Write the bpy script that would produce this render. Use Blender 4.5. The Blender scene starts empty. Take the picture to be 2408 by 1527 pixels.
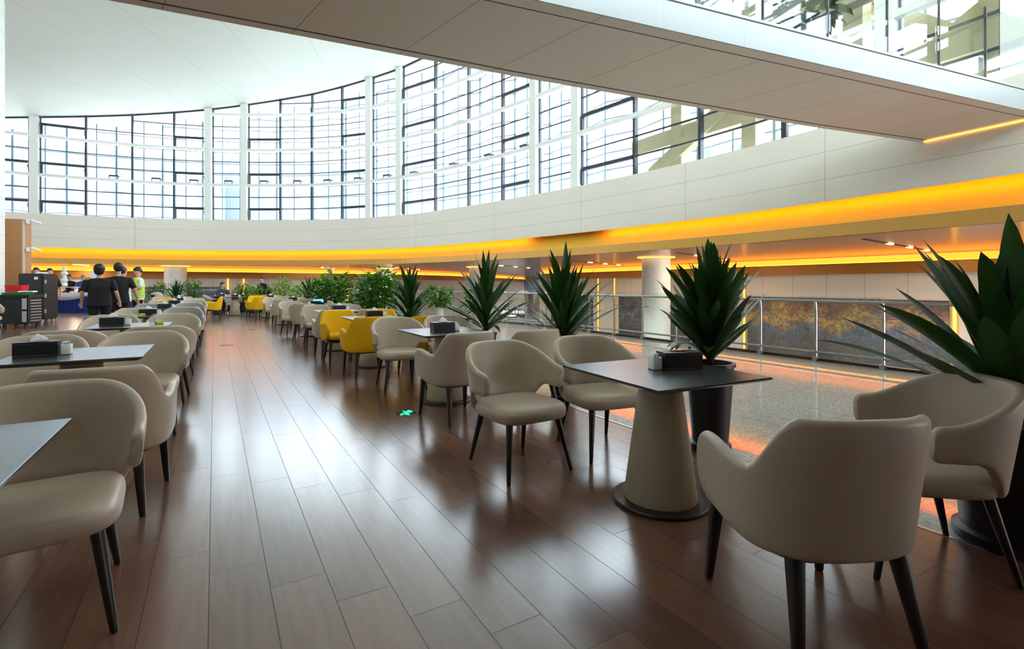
import bpy, bmesh, math, random
from mathutils import Vector, Matrix
C = bpy.context.scene.collection
S = bpy.context.scene
PI = math.pi
rnd = random.Random(7)

# ------------------------------------------------------------------ camera, world, exposure
YAW = math.atan(700 / 1180)
CAMH = 1.25
cam_d = bpy.data.cameras.new('camera')
cam_d.sensor_fit = 'HORIZONTAL'
cam_d.sensor_width = 36.0
cam_d.lens = 36.0 * 1180 / 2408
cam_d.shift_y = -(763.5 - 670) / 2408
cam_d.clip_start = 0.05
cam_d.clip_end = 400
cam = bpy.data.objects.new('camera', cam_d)
C.objects.link(cam)
cam.location = (0, 0, CAMH)
cam.rotation_euler = (PI / 2, 0, -YAW)
S.camera = cam

W = bpy.data.worlds.new('sky')
S.world = W
W.use_nodes = True
bg = W.node_tree.nodes['Background']
bg.inputs['Color'].default_value = (0.80, 0.915, 1.0, 1)
bg.inputs['Strength'].default_value = 3.4

S.view_settings.view_transform = 'Standard'
S.view_settings.look = 'None'
S.view_settings.gamma = 1.0
S.view_settings.exposure = 1.70
S.view_settings.use_curve_mapping = False
S.cycles.sample_clamp_indirect = 4.0
S.cycles.blur_glossy = 1.0
S.cycles.caustics_reflective = False

# ------------------------------------------------------------------ materials
def srgb(r, g, b):
    f = lambda v: (v / 255 / 12.92) if v / 255 <= 0.04045 else ((v / 255 + 0.055) / 1.055) ** 2.4
    return (f(r), f(g), f(b), 1)

def nt(name):
    m = bpy.data.materials.new(name)
    m.use_nodes = True
    return m, m.node_tree.nodes, m.node_tree.links, m.node_tree.nodes['Principled BSDF']

def mat(name, col, rough=0.5, metal=0.0, spec=0.5, var=0.06, scale=8.0, bump=0.0, bscale=80.0, coat=0.0, sss=0.0, emit=None, estr=0.0):
    m, N, L, p = nt(name)
    p.inputs['Roughness'].default_value = rough
    p.inputs['Metallic'].default_value = metal
    p.inputs['Specular IOR Level'].default_value = spec
    p.inputs['Coat Weight'].default_value = coat
    p.inputs['Coat Roughness'].default_value = 0.15
    tc = N.new('ShaderNodeTexCoord')
    n = N.new('ShaderNodeTexNoise')
    n.inputs['Scale'].default_value = scale
    n.inputs['Detail'].default_value = 3
    L.new(tc.outputs['Object'], n.inputs['Vector'])
    mx = N.new('ShaderNodeMix')
    mx.data_type = 'RGBA'
    c = Vector(col[:3])
    mx.inputs[6].default_value = (*(c * (1 - var)), 1)
    mx.inputs[7].default_value = (*[min(1, v * (1 + var)) for v in c], 1)
    L.new(n.outputs['Fac'], mx.inputs[0])
    L.new(mx.outputs[2], p.inputs['Base Color'])
    if bump:
        b = N.new('ShaderNodeBump')
        b.inputs['Strength'].default_value = bump
        b.inputs['Distance'].default_value = 0.002
        n2 = N.new('ShaderNodeTexNoise')
        n2.inputs['Scale'].default_value = bscale
        L.new(tc.outputs['Object'], n2.inputs['Vector'])
        L.new(n2.outputs['Fac'], b.inputs['Height'])
        L.new(b.outputs['Normal'], p.inputs['Normal'])
    if emit:
        p.inputs['Emission Color'].default_value = emit
        p.inputs['Emission Strength'].default_value = estr
    return m

def mth(N, L, op, a, b=None):
    n = N.new('ShaderNodeMath')
    n.operation = op
    for i, v in enumerate((a, b)):
        if v is None:
            continue
        if isinstance(v, (int, float)):
            n.inputs[i].default_value = v
        else:
            L.new(v, n.inputs[i])
    return n.outputs[0]

def mix(N, L, fac, a, b):
    n = N.new('ShaderNodeMix')
    n.data_type = 'RGBA'
    for i, v in ((0, fac), (6, a), (7, b)):
        if isinstance(v, (int, float, tuple)):
            n.inputs[i].default_value = v
        else:
            L.new(v, n.inputs[i])
    return n.outputs[2]

def wood_floor():
    m, N, L, p = nt('dark_wood_planks')
    tc = N.new('ShaderNodeTexCoord')
    sx = N.new('ShaderNodeSeparateXYZ')
    L.new(tc.outputs['Object'], sx.inputs[0])
    u = mth(N, L, 'DIVIDE', mth(N, L, 'ADD', sx.outputs[0], 0.020), 0.217)
    i = mth(N, L, 'FLOOR', u)
    fu = mth(N, L, 'SUBTRACT', u, i)
    v = mth(N, L, 'DIVIDE', mth(N, L, 'ADD', sx.outputs[1], mth(N, L, 'MULTIPLY', i, 0.235)), 1.26)
    j = mth(N, L, 'FLOOR', v)
    fv = mth(N, L, 'SUBTRACT', v, j)
    cb = N.new('ShaderNodeCombineXYZ')
    L.new(i, cb.inputs[0]); L.new(j, cb.inputs[1])
    wn = N.new('ShaderNodeTexWhiteNoise')
    L.new(cb.outputs[0], wn.inputs['Vector'])
    mp = N.new('ShaderNodeMapping')
    mp.inputs['Scale'].default_value = (22, 1.6, 1)
    L.new(tc.outputs['Object'], mp.inputs[0])
    ad = N.new('ShaderNodeVectorMath'); ad.operation = 'ADD'
    sc = N.new('ShaderNodeVectorMath'); sc.operation = 'SCALE'; sc.inputs['Scale'].default_value = 7.3
    L.new(cb.outputs[0], sc.inputs[0])
    L.new(mp.outputs[0], ad.inputs[0]); L.new(sc.outputs[0], ad.inputs[1])
    gn = N.new('ShaderNodeTexNoise')
    gn.inputs['Scale'].default_value = 1.4; gn.inputs['Detail'].default_value = 4; gn.inputs['Roughness'].default_value = 0.5
    L.new(ad.outputs[0], gn.inputs['Vector'])
    base = mix(N, L, gn.outputs['Fac'], srgb(112, 78, 62), srgb(144, 105, 88))
    tint = mix(N, L, wn.outputs['Value'], srgb(205, 196, 192), srgb(255, 246, 242))
    mm = N.new('ShaderNodeMix'); mm.data_type = 'RGBA'; mm.blend_type = 'MULTIPLY'; mm.inputs[0].default_value = 1
    L.new(base, mm.inputs[6]); L.new(tint, mm.inputs[7])
    g1 = mth(N, L, 'LESS_THAN', fu, 0.013)
    g2 = mth(N, L, 'LESS_THAN', fv, 0.0022)
    g = mth(N, L, 'MAXIMUM', g1, g2)
    col = mix(N, L, g, mm.outputs[2], srgb(36, 22, 16))
    L.new(col, p.inputs['Base Color'])
    sm = N.new('ShaderNodeTexNoise'); sm.inputs['Scale'].default_value = 0.9; sm.inputs['Detail'].default_value = 1
    L.new(tc.outputs['Object'], sm.inputs['Vector'])
    r = mth(N, L, 'ADD', mth(N, L, 'MULTIPLY', sm.outputs['Fac'], 0.04), 0.185)
    r = mth(N, L, 'ADD', r, mth(N, L, 'MULTIPLY', g, 0.3))
    L.new(r, p.inputs['Roughness'])
    L.new(mth(N, L, 'SUBTRACT', 0.9, mth(N, L, 'MULTIPLY', g, 0.7)), p.inputs['Specular IOR Level'])
    p.inputs['IOR'].default_value = 1.62
    return m

def granite():
    m, N, L, p = nt('speckled_granite')
    tc = N.new('ShaderNodeTexCoord')
    n = N.new('ShaderNodeTexVoronoi'); n.inputs['Scale'].default_value = 95
    L.new(tc.outputs['Object'], n.inputs['Vector'])
    n2 = N.new('ShaderNodeTexNoise'); n2.inputs['Scale'].default_value = 140; n2.inputs['Detail'].default_value = 3
    L.new(tc.outputs['Object'], n2.inputs['Vector'])
    f = mth(N, L, 'MULTIPLY', mth(N, L, 'ADD', n.outputs['Color'], n2.outputs['Fac']), 0.5)
    cr = N.new('ShaderNodeValToRGB')
    cr.color_ramp.elements[0].position = 0.22; cr.color_ramp.elements[0].color = srgb(128, 124, 118)
    cr.color_ramp.elements[1].position = 0.62; cr.color_ramp.elements[1].color = srgb(226, 222, 214)
    L.new(f, cr.inputs[0])
    sx = N.new('ShaderNodeSeparateXYZ')
    L.new(tc.outputs['Object'], sx.inputs[0])
    fx = mth(N, L, 'FRACT', mth(N, L, 'DIVIDE', mth(N, L, 'ADD', sx.outputs[0], 20.0), 0.9))
    fy = mth(N, L, 'FRACT', mth(N, L, 'DIVIDE', mth(N, L, 'ADD', sx.outputs[1], 20.0), 0.9))
    g = mth(N, L, 'MAXIMUM', mth(N, L, 'LESS_THAN', fx, 0.006), mth(N, L, 'LESS_THAN', fy, 0.006))
    L.new(mix(N, L, g, cr.outputs[0], srgb(120, 112, 104)), p.inputs['Base Color'])
    p.inputs['Roughness'].default_value = 0.03
    p.inputs['Specular IOR Level'].default_value = 0.9
    return m

def panels(name, col, joint, axes, rough=0.5, metal=0.0, width=0.006, spec=0.5, emitless=True):
    """flat cladding with thin panel joints; axes = list of ((ax,ay,az), spacing, offset)"""
    m, N, L, p = nt(name)
    tc = N.new('ShaderNodeTexCoord')
    g = None
    for (d, sp, of) in axes:
        dp = N.new('ShaderNodeVectorMath'); dp.operation = 'DOT_PRODUCT'
        L.new(tc.outputs['Object'], dp.inputs[0]); dp.inputs[1].default_value = d
        fr = mth(N, L, 'FRACT', mth(N, L, 'DIVIDE', mth(N, L, 'ADD', dp.outputs['Value'], of + 100 * sp), sp))
        k = mth(N, L, 'LESS_THAN', fr, width / sp)
        g = k if g is None else mth(N, L, 'MAXIMUM', g, k)
    n = N.new('ShaderNodeTexNoise'); n.inputs['Scale'].default_value = 0.7
    L.new(tc.outputs['Object'], n.inputs['Vector'])
    c = Vector(col[:3])
    base = mix(N, L, n.outputs['Fac'], (*(c * 0.97), 1), (*[min(1, v * 1.03) for v in c], 1))
    L.new(mix(N, L, g, base, joint), p.inputs['Base Color'])
    p.inputs['Roughness'].default_value = rough
    p.inputs['Metallic'].default_value = metal
    p.inputs['Specular IOR Level'].default_value = spec
    return m

def glass(name, tint=(0.97, 0.99, 0.99, 1), lo=0.04, hi=0.55):
    m, N, L, p = nt(name)
    N.remove(p)
    out = N['Material Output']
    t = N.new('ShaderNodeBsdfTransparent'); t.inputs[0].default_value = tint
    gl = N.new('ShaderNodeBsdfGlossy'); gl.inputs['Roughness'].default_value = 0.01
    lw = N.new('ShaderNodeLayerWeight'); lw.inputs['Blend'].default_value = 0.5
    f = mth(N, L, 'POWER', lw.outputs['Facing'], 3.0)
    f = mth(N, L, 'ADD', mth(N, L, 'MULTIPLY', f, hi - lo), lo)
    mx = N.new('ShaderNodeMixShader')
    L.new(f, mx.inputs[0]); L.new(t.outputs[0], mx.inputs[1]); L.new(gl.outputs[0], mx.inputs[2])
    L.new(mx.outputs[0], out.inputs['Surface'])
    return m

def emis(name, col, strength):
    m, N, L, p = nt(name)
    N.remove(p)
    e = N.new('ShaderNodeEmission')
    n = N.new('ShaderNodeTexNoise'); n.inputs['Scale'].default_value = 2.0
    mr = mth(N, L, 'ADD', mth(N, L, 'MULTIPLY', n.outputs['Fac'], 0.2 * strength), 0.9 * strength)
    L.new(mr, e.inputs['Strength'])
    e.inputs['Color'].default_value = col
    L.new(e.outputs[0], N['Material Output'].inputs['Surface'])
    return m

def mural_mat(name, bands, seed, scale):
    m, N, L, p = nt(name)
    tc = N.new('ShaderNodeTexCoord')
    mp = N.new('ShaderNodeMapping')
    mp.inputs['Location'].default_value = (seed, seed * 1.7, seed * 0.3)
    L.new(tc.outputs['Object'], mp.inputs[0])
    n1 = N.new('ShaderNodeTexNoise'); n1.inputs['Scale'].default_value = scale; n1.inputs['Detail'].default_value = 9; n1.inputs['Roughness'].default_value = 0.65
    L.new(mp.outputs[0], n1.inputs['Vector'])
    n2 = N.new('ShaderNodeTexNoise'); n2.inputs['Scale'].default_value = scale * 0.28; n2.inputs['Detail'].default_value = 2
    L.new(mp.outputs[0], n2.inputs['Vector'])
    sx = N.new('ShaderNodeSeparateXYZ')
    L.new(tc.outputs['Object'], sx.inputs[0])
    h = mth(N, L, 'ADD', mth(N, L, 'DIVIDE', sx.outputs[2], 2.5), mth(N, L, 'MULTIPLY', mth(N, L, 'SUBTRACT', n2.outputs['Fac'], 0.5), 0.9))
    h = mth(N, L, 'ADD', h, mth(N, L, 'MULTIPLY', mth(N, L, 'SUBTRACT', n1.outputs['Fac'], 0.5), 0.35))
    cr = N.new('ShaderNodeValToRGB')
    e = cr.color_ramp.elements
    e[0].position, e[0].color = bands[0]
    e[1].position, e[1].color = bands[-1]
    for b in bands[1:-1]:
        k = e.new(b[0]); k.color = b[1]
    L.new(h, cr.inputs[0])
    d = N.new('ShaderNodeMix'); d.data_type = 'RGBA'; d.blend_type = 'MULTIPLY'; d.inputs[0].default_value = 0.8
    L.new(cr.outputs[0], d.inputs[6])
    c2 = N.new('ShaderNodeValToRGB')
    c2.color_ramp.elements[0].position = 0.43; c2.color_ramp.elements[0].color = (0.10, 0.09, 0.09, 1)
    c2.color_ramp.elements[1].position = 0.56
    n3 = N.new('ShaderNodeTexNoise'); n3.inputs['Scale'].default_value = scale * 2.6; n3.inputs['Detail'].default_value = 8; n3.inputs['Roughness'].default_value = 0.75
    L.new(mp.outputs[0], n3.inputs['Vector'])
    L.new(n3.outputs['Fac'], c2.inputs[0]); L.new(c2.outputs[0], d.inputs[7])
    L.new(d.outputs[2], p.inputs['Base Color'])
    p.inputs['Roughness'].default_value = 0.35
    return m

def leaf_mat(name, a, b, rough=0.32, trans=0.35):
    m, N, L, p = nt(name)
    tc = N.new('ShaderNodeTexCoord')
    n = N.new('ShaderNodeTexNoise'); n.inputs['Scale'].default_value = 9; n.inputs['Detail'].default_value = 4
    L.new(tc.outputs['Object'], n.inputs['Vector'])
    L.new(mix(N, L, n.outputs['Fac'], a, b), p.inputs['Base Color'])
    p.inputs['Roughness'].default_value = rough
    p.inputs['Specular IOR Level'].default_value = 0.3
    tl = N.new('ShaderNodeBsdfTranslucent'); tl.inputs['Color'].default_value = (b[0] * 1.25, b[1] * 1.35, b[2] * 0.8, 1)
    ms = N.new('ShaderNodeMixShader'); ms.inputs[0].default_value = trans
    L.new(p.outputs[0], ms.inputs[1]); L.new(tl.outputs[0], ms.inputs[2])
    L.new(ms.outputs[0], N['Material Output'].inputs['Surface'])
    return m

M = {}
M['floor'] = wood_floor()
M['granite'] = granite()
M['white'] = panels('white_wall_panels', srgb(232, 232, 226), srgb(150, 148, 142), [((0, 0, 1), 0.55, 0.02)], rough=0.45, width=0.007)
M['fascia'] = panels('fascia_panels', srgb(238, 230, 216), srgb(165, 160, 150), [((0, 0, 1), 0.62, 0.1), ((0.6, 0.8, 0), 3.1, 0.4)], rough=0.42, width=0.008)
M['roof'] = panels('roof_panels', srgb(214, 217, 208), srgb(186, 190, 180), [((0.93, -0.37, 0), 2.6, 0.0)], rough=0.6, width=0.02)
M['bridge_top'] = panels('bridge_panels', srgb(180, 186, 188), srgb(168, 170, 170), [((1, 0, 0), 1.13, 0.35)], rough=0.4, width=0.008)
M['bridge_under'] = panels('bridge_soffit', srgb(232, 222, 208), srgb(120, 110, 100), [((0.98, 0.2, 0), 1.13, 0.35)], rough=0.5, width=0.007)
M['gold_band'] = mat('dark_gold_band', srgb(176, 112, 34), 0.4, 0.3, var=0.05, scale=1.0)
M['gold'] = mat('gold_orange_panel', srgb(250, 190, 60), 0.5, 0.1, var=0.05, scale=1.0)
M['gold_lip'] = mat('brushed_gold_lip', srgb(216, 166, 84), 0.4, 0.45, var=0.05, scale=2)
M['brown_ceiling'] = panels('bronze_ceiling_panels', srgb(150, 124, 100), srgb(90, 66, 48), [((1, 0, 0), 3.0, 0.5), ((0, 1, 0), 3.0, 0.7)], rough=0.22, metal=0.55, width=0.02)
M['cream'] = panels('cream_wall_panels', srgb(222, 205, 186), srgb(150, 130, 112), [((1, 0, 0), 1.35, 0.1), ((0, 1, 0), 1.35, 0.1)], rough=0.4, width=0.015)
M['column'] = mat('white_column', srgb(238, 232, 220), 0.4)
M['mullion_white'] = mat('white_steel', srgb(240, 242, 236), 0.4, var=0.02)
M['mullion_dark'] = mat('dark_grey_frame', srgb(62, 66, 74), 0.4, 0.3, var=0.04)
M['cream_steel'] = mat('cream_steel', srgb(196, 184, 146), 0.5)
M['lattice'] = mat('blue_grey_steel', srgb(112, 132, 150), 0.5)
M['louvre'] = panels('grey_louvres', srgb(112, 124, 134), srgb(80, 96, 116), [((0.9, 0.44, 0), 0.32, 0)], rough=0.5, width=0.05)
M['led'] = emis('amber_led', (1.0, 0.43, 0.04, 1), 5.4)
M['led_cove'] = emis('amber_cove_led', (1.0, 0.32, 0.015, 1), 2.4)
M['led_strip'] = emis('amber_strip', (1.0, 0.46, 0.09, 1), 0.9)
M['cove_glow'] = emis('amber_recess_glow', (1.0, 0.22, 0.018, 1), 1.1)  # glow of the lamplit cove recess, put into emission
M['spot'] = emis('warm_downlight', (1.0, 0.78, 0.45, 1), 6.0)
M['glass'] = glass('clear_glass')
M['pane'] = glass('window_pane', (0.95, 0.985, 1.0, 1), 0.02, 0.3)
M['rail_glass'] = glass('railing_glass', (0.93, 0.97, 0.955, 1), 0.05, 0.5)
M['steel'] = mat('brushed_steel', srgb(160, 158, 154), 0.3, 0.9, var=0.04)
M['leather'] = mat('taupe_leather', srgb(192, 174, 153), 0.42, spec=0.45, var=0.03, scale=5, bump=0.15, bscale=350)
M['leather_grey'] = mat('grey_leather', srgb(150, 146, 138), 0.42, spec=0.45, var=0.03, scale=5, bump=0.15, bscale=350)
M['yellow'] = mat('mustard_fabric', srgb(238, 182, 14), 0.75, spec=0.25, var=0.05, scale=6, bump=0.3, bscale=500)
M['black_wood'] = mat('black_stained_wood', srgb(36, 30, 28), 0.42, var=0.15, scale=25)
M['stone'] = mat('dark_slate_top', srgb(58, 58, 60), 0.27, spec=0.6, var=0.25, scale=14)
M['table_edge'] = mat('dark_edge', srgb(34, 30, 30), 0.4)
M['cone'] = mat('taupe_painted_cone', srgb(178, 164, 138), 0.5, var=0.02)
M['bronze'] = mat('dark_bronze', srgb(66, 56, 50), 0.35, 0.6)
M['black_leather'] = mat('black_leather', srgb(26, 28, 31), 0.42, bump=0.2, bscale=300)
M['stitch'] = mat('pale_stitching', srgb(150, 150, 150), 0.7)
M['tissue'] = mat('white_tissue', srgb(245, 246, 246), 0.8, var=0.02)
M['ceramic'] = mat('white_ceramic', srgb(238, 240, 236), 0.25, var=0.02)
M['pot_black'] = mat('black_pot', srgb(20, 21, 24), 0.4, var=0.1)
M['pot_white'] = mat('white_pot', srgb(225, 222, 214), 0.35)
M['soil'] = mat('soil', srgb(52, 40, 30), 0.9, var=0.4, scale=60)
M['leaf_dark'] = leaf_mat('dark_strap_leaf', srgb(16, 44, 20), srgb(44, 84, 30), 0.42, 0.12)
M['leaf_mid'] = leaf_mat('mid_green_leaf', srgb(24, 66, 16), srgb(78, 136, 32), 0.5)
M['leaf_light'] = leaf_mat('light_green_leaf', srgb(56, 104, 18), srgb(122, 164, 36), 0.5)
M['stem'] = mat('brown_stem', srgb(72, 56, 40), 0.8, var=0.3, scale=30)
M['kiosk'] = mat('tan_board', srgb(176, 124, 78), 0.55, var=0.08, scale=2)
M['black'] = mat('black_plastic', srgb(17, 18, 20), 0.45)
M['dark_grey'] = mat('charcoal_plastic', srgb(30, 32, 35), 0.5)
M['silver'] = mat('silver_trim', srgb(190, 192, 194), 0.35, 0.7)
M['red'] = mat('red_plastic', srgb(214, 22, 36), 0.4)
M['green'] = mat('green_plastic', srgb(14, 124, 58), 0.45)
M['blue_cloth'] = mat('royal_blue_cloth', srgb(12, 46, 128), 0.8, var=0.12, scale=3)
M['white_cloth'] = mat('white_cloth', srgb(228, 222, 222), 0.8)
M['beige_bin'] = mat('beige_bin', srgb(176, 164, 152), 0.5)
M['wet_yellow'] = mat('yellow_sign_plastic', srgb(246, 178, 20), 0.5)
M['skin'] = mat('skin', srgb(206, 158, 128), 0.55, var=0.05, scale=12)
M['hair'] = mat('black_hair', srgb(22, 18, 18), 0.5, var=0.2, scale=60)
M['hair_grey'] = mat('grey_hair', srgb(128, 124, 120), 0.6, var=0.2, scale=60)
M['black_shirt'] = mat('black_tshirt', srgb(17, 17, 19), 0.85)
M['white_shirt'] = mat('white_shirt', srgb(228, 230, 236), 0.8)
M['hivis'] = mat('hi_vis_yellow', srgb(206, 240, 20), 0.7, var=0.04)
M['reflective'] = mat('grey_reflective_band', srgb(180, 196, 140), 0.4)
M['navy_shirt'] = mat('dark_blue_shirt', srgb(58, 62, 84), 0.85, var=0.3, scale=40)
M['blue_shirt'] = mat('blue_shirt', srgb(44, 84, 150), 0.85)
M['trousers'] = mat('black_trousers', srgb(20, 20, 24), 0.85)
M['beige_top'] = mat('pale_grey_top', srgb(178, 172, 166), 0.85)
M['brown_shirt'] = mat('rust_top', srgb(180, 96, 40), 0.85)
M['shoe'] = mat('dark_shoe', srgb(26, 24, 24), 0.5)
M['lower_floor'] = mat('lower_terrazzo', srgb(160, 150, 140), 0.2, var=0.08, scale=4)
M['screen_blue'] = emis('blue_screen', (0.08, 0.34, 0.9, 1), 1.0)
M['sign_white'] = emis('lit_white_letters', (0.92, 0.96, 1.0, 1), 2.2)
M['green_mark'] = emis('green_exit_light', (0.02, 1.0, 0.25, 1), 1.0)
M['sticker'] = mat('dark_floor_glass', srgb(84, 62, 48), 0.15)
M['edge_metal'] = mat('floor_trim_metal', srgb(196, 192, 186), 0.25, 0.8)
M['glassware'] = glass('drinking_glass', (0.95, 0.97, 0.97, 1), 0.1, 0.7)
M['lime'] = mat('lime_green_packet', srgb(190, 214, 40), 0.5)

# ------------------------------------------------------------------ mesh helpers
def new_obj(name, bm, m, parent=None, smooth=False, autosmooth=False):
    bmesh.ops.recalc_face_normals(bm, faces=bm.faces[:])
    me = bpy.data.meshes.new(name)
    bm.to_mesh(me)
    bm.free()
    for mm in (m if isinstance(m, (list, tuple)) else [m]):
        me.materials.append(mm)
    if smooth:
        me.shade_smooth()
        if autosmooth:
            me.set_sharp_from_angle(angle=math.radians(autosmooth))
    o = bpy.data.objects.new(name, me)
    C.objects.link(o)
    if parent is not None:
        o.parent = parent
    return o

def empty(name, loc=(0, 0, 0), rz=0.0):
    o = bpy.data.objects.new(name, None)
    o.empty_display_size = 0.1
    o.location = loc
    o.rotation_euler = (0, 0, rz)
    C.objects.link(o)
    return o

def tag(o, label, cat, group=None, kind=None):
    o['label'] = label
    o['category'] = cat
    if group:
        o['group'] = group
    if kind:
        o['kind'] = kind
    return o

def struct(o, label=None, cat=None):
    o['kind'] = 'structure'
    if label:
        o['label'] = label
    if cat:
        o['category'] = cat
    return o

def copy_tree(o, parent=None):
    c = o.copy()
    C.objects.link(c)
    c.parent = parent
    for ch in list(o.children):
        copy_tree(ch, c)
    return c

def box(bm, cx, cy, cz, sx, sy, sz, rz=0.0, mi=0):
    vs = []
    c, s = math.cos(rz), math.sin(rz)
    for dx in (-.5, .5):
        for dy in (-.5, .5):
            for dz in (-.5, .5):
                x, y = dx * sx, dy * sy
                vs.append(bm.verts.new((cx + x * c - y * s, cy + x * s + y * c, cz + dz * sz)))
    for f in ((0, 1, 3, 2), (4, 6, 7, 5), (0, 4, 5, 1), (2, 3, 7, 6), (0, 2, 6, 4), (1, 5, 7, 3)):
        fc = bm.faces.new([vs[i] for i in f])
        fc.material_index = mi
    return vs

def bar(bm, a, b, w, h=None, up=Vector((0, 0, 1))):
    """rectangular bar from a to b, w across, h along up"""
    h = h or w
    a, b = Vector(a), Vector(b)
    d = (b - a).normalized()
    if abs(d.dot(up)) > 0.99:
        up = Vector((0, 1, 0))
    r = d.cross(up).normalized()
    u = r.cross(d).normalized()
    vs = []
    for p in (a, b):
        for (i, j) in ((-1, -1), (1, -1), (1, 1), (-1, 1)):
            vs.append(bm.verts.new(p + r * (i * w / 2) + u * (j * h / 2)))
    for f in ((0, 1, 2, 3), (7, 6, 5, 4), (0, 4, 5, 1), (1, 5, 6, 2), (2, 6, 7, 3), (3, 7, 4, 0)):
        bm.faces.new([vs[i] for i in f])

def tube(bm, pts, radii, n=10, cap=True):
    pts = [Vector(p) for p in pts]
    if isinstance(radii, (int, float)):
        radii = [radii] * len(pts)
    rings = []
    prev_r = None
    for i, p in enumerate(pts):
        d = (pts[min(i + 1, len(pts) - 1)] - pts[max(i - 1, 0)]).normalized()
        ref = Vector((0, 0, 1)) if abs(d.z) < 0.95 else Vector((1, 0, 0))
        r = d.cross(ref).normalized() if prev_r is None else (prev_r - d * prev_r.dot(d)).normalized()
        prev_r = r
        u = d.cross(r)
        ring = [bm.verts.new(p + (r * math.cos(2 * PI * k / n) + u * math.sin(2 * PI * k / n)) * radii[i]) for k in range(n)]
        rings.append(ring)
    for a, b in zip(rings[:-1], rings[1:]):
        for k in range(n):
            bm.faces.new((a[k], a[(k + 1) % n], b[(k + 1) % n], b[k]))
    if cap:
        bm.faces.new(rings[0][::-1])
        bm.faces.new(rings[-1])

def lathe(bm, prof, n=32, cx=0, cy=0, sx=1.0, sy=1.0):
    rings = []
    for (r, z) in prof:
        if r < 1e-5:
            rings.append([bm.verts.new((cx, cy, z))])
        else:
            rings.append([bm.verts.new((cx + r * sx * math.cos(2 * PI * k / n), cy + r * sy * math.sin(2 * PI * k / n), z)) for k in range(n)])
    for a, b in zip(rings[:-1], rings[1:]):
        for k in range(n):
            k2 = (k + 1) % n
            if len(a) == 1 and len(b) == 1:
                continue
            if len(a) == 1:
                bm.faces.new((a[0], b[k2], b[k]))
            elif len(b) == 1:
                bm.faces.new((a[k], a[k2], b[0]))
            else:
                bm.faces.new((a[k], a[k2], b[k2], b[k]))
    if len(rings[0]) > 1:
        bm.faces.new(rings[0][::-1])
    if len(rings[-1]) > 1:
        bm.faces.new(rings[-1])

def sgnpow(v, e):
    return math.copysign(abs(v) ** e, v)

def super_ring(a, b, n, z, k, cx=0, cy=0):
    return [(cx + a * sgnpow(math.cos(2 * PI * i / k), 2 / n), cy + b * sgnpow(math.sin(2 * PI * i / k), 2 / n), z) for i in range(k)]

def loft(bm, rings, cap=True):
    R = [[bm.verts.new(p) for p in r] for r in rings]
    n = len(R[0])
    for a, b in zip(R[:-1], R[1:]):
        for k in range(n):
            bm.faces.new((a[k], a[(k + 1) % n], b[(k + 1) % n], b[k]))
    if cap:
        bm.faces.new(R[0][::-1])
        bm.faces.new(R[-1])

def prism(bm, pts2, z0, z1):
    a = [bm.verts.new((x, y, z0)) for x, y in pts2]
    b = [bm.verts.new((x, y, z1)) for x, y in pts2]
    n = len(a)
    bm.faces.new(a[::-1]); bm.faces.new(b)
    for k in range(n):
        bm.faces.new((a[k], a[(k + 1) % n], b[(k + 1) % n], b[k]))

def catmull(P, n=10):
    P = [Vector(p) for p in P]
    out = []
    for i in range(len(P) - 1):
        p0, p1, p2, p3 = P[max(i - 1, 0)], P[i], P[i + 1], P[min(i + 2, len(P) - 1)]
        for k in range(n):
            t = k / n
            out.append(0.5 * ((2 * p1) + (-p0 + p2) * t + (2 * p0 - 5 * p1 + 4 * p2 - p3) * t * t + (-p0 + 3 * p1 - 3 * p2 + p3) * t ** 3))
    out.append(P[-1])
    return out

def offset(P, d):
    out = []
    for i, p in enumerate(P):
        t = (P[min(i + 1, len(P) - 1)] - P[max(i - 1, 0)]).normalized()
        out.append(Vector((p.x - t.y * d, p.y + t.x * d)))
    return out

def sweep(bm, plan, prof, mi=None, close=True):
    """sweep profile [(outward offset, z)] along a plan curve"""
    cols = []
    cache = {}
    for (d, z) in prof:
        if d not in cache:
            cache[d] = offset(plan, d)
        cols.append([bm.verts.new((p.x, p.y, z)) for p in cache[d]])
    m = len(cols)
    rng = range(m) if close else range(m - 1)
    for j in rng:
        a, b = cols[j], cols[(j + 1) % m]
        for i in range(len(plan) - 1):
            f = bm.faces.new((a[i], a[i + 1], b[i + 1], b[i]))
            if mi:
                f.material_index = mi[j]
    if close:
        bm.faces.new([c[0] for c in cols]); bm.faces.new([c[-1] for c in cols][::-1])

def near_idx(P, x, y):
    return min(range(len(P)), key=lambda i: (P[i].x - x) ** 2 + (P[i].y - y) ** 2)

# ------------------------------------------------------------------ the hall: plans
FASCIA = catmull([(-18, 33.0), (-12, 33.5), (-7.92, 33.6), (-5.7, 33.5), (-3.03, 33.1), (0.32, 31.99), (3.95, 29.84), (5.86, 28.11), (8.2, 24.97), (9.6, 21.36),
                  (10.5, 18.2), (11.25, 14.72), (11.7, 11.29), (11.9, 8.69), (11.85, 6.48), (11.75, 4.4), (11.64, 2.85), (11.4, -1), (11, -5), (10.4, -9)], 10)
ZB, ZT = 3.1265, 4.815          # bottom and top of the white balcony fascia
ZC = 2.33                       # lower concourse ceiling
WOOD = catmull([(3.13, -9), (3.13, 0), (3.13, 8), (3.13, 14), (2.95, 17.5), (2.4, 20.5), (1.3, 23.3), (-0.6, 25.8), (-3, 28.2), (-6, 33), (-8, 36.9)], 8)
RAIL = catmull([(8.52, -9), (8.52, 0), (8.52, 8), (8.5, 12), (8.15, 15), (7.3, 17.8), (6.1, 20.3), (4.4, 23), (2.2, 25.8), (-0.2, 28.6), (-3.2, 31.6)], 10)
FAR = [Vector(p) for p in [(-18, 37), (-8, 37), (5, 37.2), (12, 38.4), (17, 41), (22, 45.2), (30, 53), (47, 71)]]
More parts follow.
